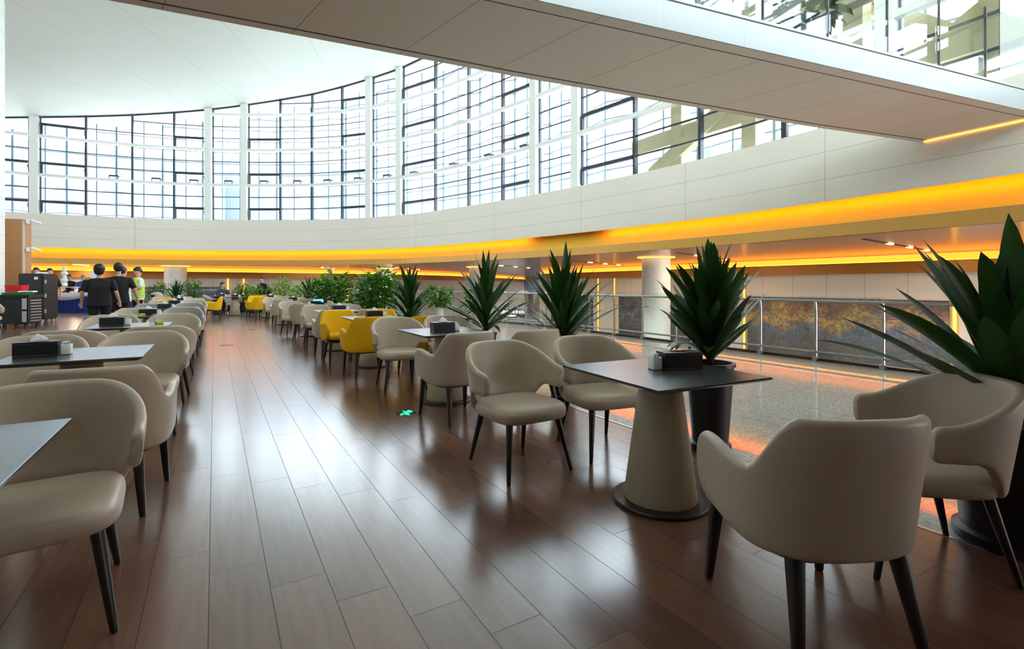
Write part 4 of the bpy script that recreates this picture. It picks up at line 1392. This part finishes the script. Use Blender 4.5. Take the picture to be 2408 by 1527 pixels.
    loft(bm, [ell(0.182 * w + e, 0.128 * w + e, hip - 0.10), ell(0.178 * w + e, 0.126 * w + e, hip + 0.02), ell(0.160 * w + e, 0.118 * w + e, hip + 0.16), ell(0.170 * w + e, 0.122 * w + e, hip + 0.34), ell(0.190 * w + e, 0.108 + e, hip + 0.45), ell(0.155 * w + e, 0.088 + e, hip + 0.515), ell(0.066 + e, 0.064 + e, hip + 0.55)])
    for i, (el, wr, fd) in enumerate(arms):
        sx = 1 if i == 0 else -1
        shp = Vector((sx * 0.185 * w, 0.0, sh - 0.03)); el = Vector(el)
        end = shp.lerp(el, 0.82)
        limb(bm, [shp, shp.lerp(el, 0.4), end], [0.070, 0.066, 0.064])
    so = new_obj('shirt', bm, M[shirt], body, smooth=True); remesh(so, 0.012)
    # trousers
    bm = bmesh.new()
    loft(bm, [ell(0.165 * w + e, 0.118 * w + e, hip - 0.10), ell(0.172 * w + 0.008, 0.122 * w + 0.008, hip + 0.0), ell(0.158 * w + 0.006, 0.114 * w + 0.006, hip + 0.10)])
    for L_ in legs:
        q = [Vector(p) for p in L_]
        if trousers_len < 1:
            q = q[:4]
        limb(bm, q, [0.105 * w, 0.094, 0.074, 0.070, 0.060][:len(q)])
    to = new_obj('trousers', bm, M[trousers], body, smooth=True); remesh(to, 0.013)
    for L_ in legs:
        a = Vector(L_[-1])
        bm = bmesh.new()
        loft(bm, [super_ring(0.042, 0.125, 2.6, 0.0, 20, a.x, a.y - 0.055), super_ring(0.046, 0.13, 2.6, 0.02, 20, a.x, a.y - 0.055), super_ring(0.042, 0.11, 2.4, 0.055, 20, a.x, a.y - 0.045), super_ring(0.036, 0.055, 2.2, 0.085, 20, a.x, a.y + 0.0), super_ring(0.034, 0.04, 2.2, 0.10, 20, a.x, a.y + 0.01)])
        new_obj('shoe', bm, M['shoe'], body, smooth=True)
    # hair
    bm = bmesh.new()
    rings = []
    for (z, a, b, cy) in ((-0.06 - hair_len, 0.055, 0.035, 0.062), (-0.03, 0.078, 0.062, 0.045), (0.02, 0.086, 0.085, 0.026), (0.05, 0.086, 0.104, 0.010), (0.09, 0.076, 0.100, 0.006), (0.12, 0.052, 0.068, 0.010), (0.134, 0.02, 0.026, 0.012)):
        rings.append([H(v) for v in ell(a * hair_size, b * hair_size, z * (1 + (hair_size - 1) * 0.5), 0, cy, 20, 2.2)])
    loft(bm, rings)
    new_obj('hair', bm, M[hair], body, smooth=True)
    if vest:
        bm = bmesh.new()
        e2 = 0.030
        loft(bm, [ell(0.178 * w + e2, 0.126 * w + e2, hip - 0.04), ell(0.160 * w + e2, 0.118 * w + e2, hip + 0.16), ell(0.172 * w + e2, 0.124 * w + e2, hip + 0.34), ell(0.172 * w + e2, 0.100 + e2, hip + 0.46), ell(0.125 * w + e2, 0.08 + e2, hip + 0.515), ell(0.075 + e2, 0.06 + e2, hip + 0.535)])
        vo = new_obj('vest', bm, M['hivis'], body, smooth=True); remesh(vo, 0.012)
        for z in (hip + 0.02, hip + 0.11):
            bm = bmesh.new()
            f_ = lambda t: (0.166 * w + e2 + 0.004, 0.12 * w + e2 + 0.004)
            loft(bm, [ell(0.175 * w + e2 + 0.004, 0.124 * w + e2 + 0.004, z), ell(0.170 * w + e2 + 0.004, 0.121 * w + e2 + 0.004, z + 0.045)], cap=False)
            new_obj('reflective_band', bm, M['reflective'], vo, smooth=True)
        bm = bmesh.new()
        box(bm, 0, -0.152, hip + 0.30, 0.06, 0.012, 0.085)
        tube(bm, [(-0.03, -0.15, hip + 0.34), (-0.075, -0.10, hip + 0.52)], 0.005, 6); tube(bm, [(0.03, -0.15, hip + 0.34), (0.075, -0.10, hip + 0.52)], 0.005, 6)
        new_obj('lanyard', bm, M['shoe'], body)
    body.location = loc
    body.rotation_euler = (0, 0, rz)
    body.scale = (k, k, k)
    return tag(body, label, 'person')

walkR = ((0.30, 0.05, 1.12), (0.33, -0.06, 0.90), (0.1, -0.3, -1))
walkL = ((-0.31, 0.05, 1.13), (-0.36, -0.02, 0.92), (-0.1, -0.2, -1))
person((-2.20, 14.3, 0), PI, 1.66, 'person in black T-shirt and trousers seen from behind, nearer of the pair, arms hanging loose', wide=1.22, arms=(walkR, walkL), hair_len=0.03, hair_size=1.25)
person((-1.98, 15.2, 0), PI + 0.1, 1.73, 'person in black T-shirt and shorts seen from behind, further of the black-clad pair', wide=1.12, arms=(walkR, walkL), trousers_len=0.6, hair_size=1.15)
person((-2.15, 17.3, 0), PI - 0.5, 1.70, 'person in a white shirt half hidden behind the black-clad pair', shirt='white_shirt', arms=(walkR, walkL))
hold = (((0.24, -0.02, 1.14), (0.10, -0.24, 1.13), (-0.5, -1, 0.1)), ((-0.24, -0.02, 1.14), (-0.10, -0.24, 1.13), (0.5, -1, 0.1)))
person((-1.93, 18.3, 0), -1.15, 1.73, 'person in hi-vis yellow vest over a white shirt, head bowed over their hands', shirt='white_shirt', arms=hold, vest=True, head_tilt=0.42)
reach = (((0.26, -0.08, 1.16), (0.16, -0.32, 1.08), (-0.2, -1, -0.1)), ((-0.26, -0.08, 1.16), (-0.16, -0.32, 1.08), (0.2, -1, -0.1)))
person((-6.1, 32.1, 0), 0.1, 1.72, 'person in a black top bending behind the buffet table, beside the white tower', shirt='black_shirt', arms=reach, head_tilt=0.3)
person((-5.52, 31.75, 0), -0.1, 1.70, 'grey-haired person in a blue top behind the middle of the buffet table', hair='hair_grey', shirt='blue_shirt', arms=reach, head_tilt=0.3, head_turn=0.5)
person((-5.05, 31.25, 0), -0.9, 1.55, 'person in a rust-coloured top leaning behind the buffet table', shirt='brown_shirt', arms=reach, head_tilt=0.5)
person((-6.15, 29.3, 0), 2.3, 1.70, 'grey-haired person in a pale grey top at the left end of the buffet table', hair='hair_grey', shirt='beige_top', trousers='beige_top', arms=reach)
person((-5.52, 24.3, 0), 0.0, 1.83, 'person behind the tall black cabinet, left one, only dark hair showing')
person((-4.98, 23.5, 0), 0.3, 1.79, 'person behind the tall black cabinet, right one, only dark hair showing')
sit = (((0.25, -0.10, 0.72), (0.12, -0.36, 0.80), (-0.4, -1, 0.0)), ((-0.25, -0.10, 0.72), (-0.12, -0.36, 0.80), (0.4, -1, 0.0)))
person((0.32, 26.1, 0), 0.35, 1.74, 'seated person in a dark patterned shirt leaning on the furthest table', shirt='navy_shirt', arms=sit, seated=True, head_turn=0.4)
person((1.88, 25.5, 0), -0.8, 1.58, 'person standing behind the distant round bushes, only head and shoulders showing')
table(0.12, 25.4, 'right', 'ninth', 0.2, 0.15, -0.1, 0.2)
chair('greywing', 0.34, 26.25, 0.3, 'grey chair under the seated person in the dark shirt', 'chairs at the right-row tables')

# ---------------------------------------------------------------- service corner on the left
bm = bmesh.new()
box(bm, 0, 0, 1.73, 1.0, 0.5, 3.46)
o = new_obj('partition', bm, M['kiosk'])
o.location = (-5.99, 23.3, 0); o.rotation_euler = (0, 0, -0.25)
tag(o, 'tall tan board partition beside the white pillar', 'partition')
bm = bmesh.new(); box(bm, 0.515, -0.2, 1.70, 0.03, 0.1, 3.40)
new_obj('edge_strip', bm, M['leather'], o)
def camera_thing(x, y, z, rz, label):
    o = empty('security_camera', (x, y, z), rz)
    bm = bmesh.new(); tube(bm, [(0, 0, 0), (0.06, 0, 0.05), (0.14, 0, 0.05)], 0.018, 8); box(bm, 0.0, 0, 0, 0.05, 0.12, 0.14)
    new_obj('bracket', bm, M['ceramic'], o)
    bm = bmesh.new(); tube(bm, [(0.11, 0, 0.045), (0.34, 0, -0.04)], [0.045, 0.042], 12); tube(bm, [(0.34, 0, -0.04), (0.36, 0, -0.048)], [0.03, 0.03], 12)
    new_obj('camera_body', bm, M['ceramic'], o, smooth=True, autosmooth=40)
    tag(o, label, 'camera')
camera_thing(-5.46, 23.1, 3.40, -0.2, 'white security camera at the top of the tan partition')
camera_thing(-5.46, 23.1, 2.45, -0.2, 'white security camera lower down the tan partition')

# charcoal service trolley
cart = empty('service_trolley', (-4.86, 19.95, 0), -0.30)
tag(cart, 'black plastic service trolley carrying red and green trays', 'trolley')
bm = bmesh.new(); box(bm, 0, 0, 0.50, 0.68, 0.62, 0.76); bmesh.ops.bevel(bm, geom=bm.edges[:], offset=0.02, segments=2, affect='EDGES')
new_obj('body', bm, M['black'], cart)
bm = bmesh.new()
for (cx, cy, sx, sy) in ((0, -0.33, 0.74, 0.04), (0, 0.33, 0.74, 0.04), (-0.36, 0, 0.04, 0.66), (0.36, 0, 0.04, 0.66)):
    box(bm, cx, cy, 0.92, sx, sy, 0.08)
new_obj('rim', bm, M['black'], cart)
for k in range(2):
    bm = bmesh.new(); box(bm, 0.27, -0.325, 0.33 + 0.37 * k, 0.10, 0.03, 0.31); new_obj('corner_handle', bm, M['silver'], cart)
for k in range(8):
    bm = bmesh.new(); box(bm, 0.352, 0.02, 0.20 + 0.085 * k, 0.02, 0.46, 0.03); new_obj('drawer', bm, M['silver'] , cart)
for sx in (-1, 1):
    for sy in (-1, 1):
        bm = bmesh.new(); tube(bm, [(sx * 0.26 - 0.02, sy * 0.24, 0.06), (sx * 0.26 + 0.02, sy * 0.24, 0.06)], 0.06, 14); box(bm, sx * 0.26, sy * 0.24, 0.10, 0.05, 0.05, 0.05)
        new_obj('castor', bm, M['dark_grey'], cart)
def tray(name, x, y, z, sx, sy, sz, m, label, rz=-0.3, cat='tray'):
    bm = bmesh.new()
    loft(bm, [super_ring(sx * 0.45, sy * 0.45, 8, 0, 32), super_ring(sx * 0.5, sy * 0.5, 8, sz, 32), super_ring(sx * 0.47, sy * 0.47, 8, sz, 32), super_ring(sx * 0.42, sy * 0.42, 8, 0.015, 32)])
    o = new_obj(name, bm, m)
    o.location = (x, y, z); o.rotation_euler = (0, 0, rz)
    tag(o, label, cat)
tray('red_bin', -5.0, 20.16, 1.05, 0.46, 0.34, 0.19, M['red'], 'bright red open bin stacked on the black trolley', cat='bin')
tray('green_tray', -4.90, 19.86, 0.885, 0.62, 0.44, 0.14, M['green'], 'green plastic tray on top of the black trolley')
bm = bmesh.new()
loft(bm, [[(0.21 * sgnpow(math.cos(t), 0.7) * (1 + 0.06 * math.sin(5 * t)), 0.13 * sgnpow(math.sin(t), 0.7) * (1 + 0.08 * math.cos(3 * t)), z + 0.008 * math.sin(4 * t)) for t in [2 * PI * i / 32 for i in range(32)]] for z in (0, 0.03)])
o = new_obj('folded_cloth', bm, M['tissue'], smooth=True)
o.location = (-4.70, 19.82, 1.035); o.rotation_euler = (0, 0, -0.2)
tag(o, 'white folded cloth lying across the green tray on the trolley', 'cloth')

# tall black insulated cabinet on castors
cab = empty('food_cabinet', (-4.93, 21.9, 0), -0.35)
tag(cab, 'tall black food cabinet on castors behind the trolley', 'cabinet')
bm = bmesh.new(); box(bm, 0, 0, 0.87, 0.66, 0.70, 1.48); bmesh.ops.bevel(bm, geom=bm.edges[:], offset=0.025, segments=2, affect='EDGES')
new_obj('body', bm, M['dark_grey'], cab)
bm = bmesh.new(); box(bm, 0.345, 0, 0.87, 0.04, 0.64, 1.36); d_ = new_obj('door', bm, M['black'], cab)
for z in (0.4, 0.9, 1.35):
    bm = bmesh.new(); box(bm, 0.375, -0.27, z, 0.03, 0.06, 0.12); new_obj('latch', bm, M['silver'], d_)
bm = bmesh.new(); box(bm, 0.17, -0.352, 1.46, 0.10, 0.01, 0.08); new_obj('label_plate', bm, M['ceramic'], cab)
for sx in (-1, 1):
    for sy in (-1, 1):
        bm = bmesh.new(); tube(bm, [(sx * 0.26 - 0.02, sy * 0.26, 0.07), (sx * 0.26 + 0.02, sy * 0.26, 0.07)], 0.07, 14); box(bm, sx * 0.26, sy * 0.26, 0.12, 0.05, 0.05, 0.05)
        new_obj('castor', bm, M['silver'], cab)
bm = bmesh.new()
loft(bm, [super_ring(0.16, 0.12, 3, z, 24) for z in (0, 0.02)] + [super_ring(0.10, 0.07, 3, 0.045, 24)])
o = new_obj('folded_cloth', bm, M['tissue'], smooth=True); o.location = (-4.82, 21.8, 1.612)
tag(o, 'white cloth lying on top of the tall black cabinet', 'cloth')

# buffet table with pleated blue skirt and draped white cloth
TA = math.atan2(-1.74, 2.94)
bt = empty('buffet_table', (-4.72, 29.54, 0), TA)
tag(bt, 'long buffet table with pleated royal blue skirt and draped white cloth', 'table')
bm = bmesh.new(); box(bm, 0, 0, 0.86, 3.5, 0.9, 0.05); new_obj('tabletop', bm, M['white_cloth'], bt)
bm = bmesh.new()
pts = []
per = []
for (a, b) in (((-1.72, -0.43), (1.72, -0.43)), ((1.72, -0.43), (1.72, 0.43)), ((1.72, 0.43), (-1.72, 0.43)), ((-1.72, 0.43), (-1.72, -0.43))):
    a, b = Vector(a), Vector(b); d = (b - a).normalized(); n = Vector((d.y, -d.x)); q = int((b - a).length / 0.03)
    for i in range(q):
        p = a.lerp(b, i / q) + n * 0.022 * math.sin(i * 2 * PI / 6)
        per.append(p)
lo_ = [bm.verts.new((p.x * 1.01, p.y * 1.03, 0.01)) for p in per]; hi_ = [bm.verts.new((p.x * 0.995, p.y * 0.99, 0.845)) for p in per]
for i in range(len(per)):
    j = (i + 1) % len(per); bm.faces.new((lo_[i], lo_[j], hi_[j], hi_[i]))
new_obj('skirt', bm, M['blue_cloth'], bt, smooth=True)
bm = bmesh.new()
top_, bot_ = [], []
for i in range(61):
    t = i / 60; x = -1.78 + 3.1 * t
    dep = 0.14 + 0.20 * abs(math.sin(PI * (t * 1.55 + 0.1))) ** 0.8
    top_.append(bm.verts.new((x, -0.475, 0.89))); bot_.append(bm.verts.new((x, -0.50 - 0.015 * math.sin(t * 40), 0.89 - dep)))
back_ = [bm.verts.new((v.co.x, 0.2, 0.892)) for v in top_]
for i in range(60):
    bm.faces.new((top_[i], top_[i + 1], bot_[i + 1], bot_[i])); bm.faces.new((back_[i], back_[i + 1], top_[i + 1], top_[i]))
dr = new_obj('draped_cloth', bm, M['white_cloth'], bt, smooth=True)
sm_ = dr.modifiers.new('thickness', 'SOLIDIFY'); sm_.thickness = 0.012
sh_ = empty('serving_shelf', (-5.35, 29.95, 0.905), TA)
tag(sh_, 'white serving shelf raised over the buffet table', 'shelf')
bm = bmesh.new(); box(bm, 0, 0, 0.235, 1.4, 0.36, 0.03); new_obj('shelf_board', bm, M['ceramic'], sh_)
for sx in (-0.62, -0.2, 0.2, 0.62):
    bm = bmesh.new(); tube(bm, [(sx, 0, 0), (sx, 0, 0.225)], 0.016, 10); new_obj('leg', bm, M['steel'], sh_)
tw = bmesh.new()
prof = [(0.0, 0.0), (0.13, 0.0)]
z = 0.0
for k, (r_, h_) in enumerate(((0.13, 0.20), (0.13, 0.20), (0.09, 0.13), (0.135, 0.18), (0.08, 0.12), (0.075, 0.12))):
    for q in range(9):
        a = PI * q / 8
        prof.append((0.055 + (r_ - 0.055) * math.sin(a), z + h_ * (1 - math.cos(a)) / 2))
    z += h_ - 0.004
prof.append((0.0, z + 0.004))
lathe(tw, prof, 28)
o = new_obj('serving_tower', tw, M['ceramic'], smooth=True, autosmooth=40)
o.location = (-5.92, 30.28, 1.157)
tag(o, 'tall white stacked tower of rounded tiers on the buffet table', 'stand')
r3 = random.Random(12)
for k in range(9):
    bm = bmesh.new()
    lathe(bm, [(0.0, 0.0), (0.05, 0.0), (0.09, 0.035), (0.10, 0.06), (0.095, 0.06), (0.05, 0.012), (0.0, 0.010)], 20)
    o = new_obj('bowl', bm, M['black'] if k % 3 == 1 else M['ceramic'] if k % 3 else M['bronze'], smooth=True, autosmooth=40)
    t = -1.5 + 0.37 * k
    y_ = -0.30
    o.location = (-4.72 + t * math.cos(TA) - y_ * math.sin(TA), 29.54 + t * math.sin(TA) + y_ * math.cos(TA), 0.90)
    tag(o, '%s bowl on the front edge of the buffet table, %s from the left' % ('black' if k % 3 == 1 else 'white' if k % 3 else 'bronze', ['first', 'second', 'third', 'fourth', 'fifth', 'sixth', 'seventh', 'eighth', 'ninth'][k]), 'bowl', 'bowls on the buffet table')
o = empty('menu_board', (-4.62, 29.62, 0.893), TA + 0.3)
bm = bmesh.new(); bar(bm, (-0.05, 0, 0.55), (-0.2, 0.03, 0.98), 0.02, 0.30, Vector((1, 0, 0.3))); new_obj('board', bm, M['ceramic'], o)
bm = bmesh.new(); tube(bm, [(0, 0, 0), (0, 0, 0.3), (-0.08, 0.0, 0.6)], 0.012, 8); lathe(bm, [(0.09, 0), (0.09, 0.015), (0.012, 0.02)], 20); new_obj('stand', bm, M['black'], o)
tag(o, 'tilted white menu board on a black stand on the buffet table', 'sign')

# bin, wet floor sign, suitcase
o = empty('litter_bin', (-2.15, 26.6, 0), 0.0)
tag(o, 'beige cylindrical litter bin with domed top at the end of the left row', 'bin')
bm = bmesh.new(); lathe(bm, [(0.22, 0.0), (0.23, 0.03), (0.235, 0.66), (0.24, 0.68), (0.235, 0.70)], 32); new_obj('body', bm, M['beige_bin'], o, smooth=True, autosmooth=40)
bm = bmesh.new(); lathe(bm, [(0.24, 0.70), (0.235, 0.80), (0.19, 0.88), (0.10, 0.92), (0.0, 0.93)], 32); lid_ = new_obj('lid', bm, M['beige_bin'], o, smooth=True, autosmooth=40)
bm = bmesh.new(); box(bm, -0.12, -0.205, 0.77, 0.16, 0.06, 0.09, -0.5); new_obj('opening', bm, M['black'], lid_)
o = empty('wet_floor_sign', (-2.55, 25.2, 0), 0.3)
tag(o, 'yellow folding wet floor sign beside the beige bin', 'sign')
for sy in (-1, 1):
    bm = bmesh.new()
    a = [(-0.14, sy * 0.16, 0), (0.14, sy * 0.16, 0), (0.08, 0.0, 0.62), (-0.08, 0.0, 0.62)]
    f_ = [bm.verts.new(p) for p in a]; g_ = [bm.verts.new((p[0], p[1] + sy * 0.014, p[2])) for p in a]
    bm.faces.new(f_); bm.faces.new(g_[::-1])
    for i in range(4):
        bm.faces.new((f_[i], f_[(i + 1) % 4], g_[(i + 1) % 4], g_[i]))
    new_obj('panel', bm, M['wet_yellow'], o)
o = empty('suitcase', (0.08, 22.85, 0), 0.4)
tag(o, 'black upright suitcase standing in the aisle beside the grey chairs', 'suitcase')
bm = bmesh.new(); box(bm, 0, 0, 0.37, 0.36, 0.26, 0.62); bmesh.ops.bevel(bm, geom=bm.edges[:], offset=0.035, segments=3, affect='EDGES'); new_obj('shell', bm, M['black'], o, smooth=True, autosmooth=40)
bm = bmesh.new(); tube(bm, [(-0.09, 0.08, 0.66), (-0.09, 0.08, 0.84), (0.09, 0.08, 0.84), (0.09, 0.08, 0.66)], 0.01, 8); new_obj('handle', bm, M['dark_grey'], o)
for sx in (-1, 1):
    for sy in (-1, 1):
        bm = bmesh.new(); tube(bm, [(sx * 0.13 - 0.012, sy * 0.08, 0.03), (sx * 0.13 + 0.012, sy * 0.08, 0.03)], 0.03, 12); box(bm, sx * 0.13, sy * 0.08, 0.05, 0.03, 0.03, 0.04); new_obj('wheel', bm, M['dark_grey'], o)

# floor discs and the small green exit light in the floor
def disc(x, y, r, label, m):
    o = empty('floor_marker', (x, y, 0))
    bm = bmesh.new(); lathe(bm, [(0, 0.002), (r * 0.94, 0.002), (r * 0.94, 0.0)], 40); new_obj('plate', bm, m, o)
    bm = bmesh.new(); lathe(bm, [(r * 0.95, 0.001), (r * 0.95, 0.004), (r, 0.004), (r, 0.001), (r * 0.95, 0.001)], 40); new_obj('ring', bm, M['edge_metal'], o)
    tag(o, label, 'floor marker')
    return o
p_ = (1.53, 4.88)
o = disc(1.60, 4.72, 0.11, 'round glass floor plate with a glowing green running figure', M['sticker'])
bm = bmesh.new()
for a, b, w_ in (((-0.01, -0.03), (0.03, 0.03), 0.035), ((0.03, 0.03), (0.07, 0.01), 0.02), ((0.02, 0.02), (0.0, 0.075), 0.02), ((-0.01, -0.03), (-0.045, -0.01), 0.022), ((-0.045, -0.01), (-0.06, -0.05), 0.02), ((-0.01, -0.03), (0.01, -0.075), 0.022)):
    bar(bm, (a[0], a[1], 0.004), (b[0], b[1], 0.004), w_, 0.003)
lathe(bm, [(0, 0.0055), (0.02, 0.0055), (0.02, 0.003)], 16, 0.055, 0.062)
new_obj('running_figure', bm, M['green_mark'], o)
disc(0.22, 11.95, 0.13, 'round metal floor plate in the middle of the far aisle', M['sticker'])
disc(0.90, 15.7, 0.15, 'round metal floor plate near the sixth right-row table', M['sticker'])

# small things on tables
def tumbler(x, y, label):
    bm = bmesh.new(); lathe(bm, [(0.028, 0.0), (0.036, 0.10), (0.034, 0.10), (0.026, 0.006)], 24)
    o = new_obj('drinking_glass', bm, M['glassware'], smooth=True, autosmooth=40); o.location = (x, y, 0.7505)
    tag(o, label, 'glass')
tumbler(-0.66, 7.60, 'clear drinking glass beside the sachet holder on the third left-row table')
tumbler(-1.08, 10.0, 'clear drinking glass on the fourth left-row table')
for x, y, w_ in ((-0.60, 7.72, 'third'), (-1.0, 9.93, 'fourth')):
    bm = bmesh.new(); box(bm, 0, 0, 0.02, 0.09, 0.05, 0.04); bmesh.ops.bevel(bm, geom=bm.edges[:], offset=0.006, segments=2, affect='EDGES')
    o = new_obj('packet', bm, M['lime']); o.location = (x, y, 0.7505); o.rotation_euler = (0, 0, 0.5)
    tag(o, 'lime green packet on the %s left-row table' % w_, 'packet')
o = empty('table_display', (2.28, 13.28, 0.7505), -0.2)
tag(o, 'low blue-lit display board on the fifth right-row table', 'display')
bm = bmesh.new(); box(bm, 0, 0, 0.09, 0.34, 0.03, 0.11); new_obj('case', bm, M['black'], o)
bm = bmesh.new(); box(bm, -0.04, -0.017, 0.10, 0.24, 0.006, 0.075); new_obj('screen', bm, M['screen_blue'], o)
bm = bmesh.new(); box(bm, 0, 0.03, 0.017, 0.2, 0.12, 0.034); new_obj('foot', bm, M['black'], o)
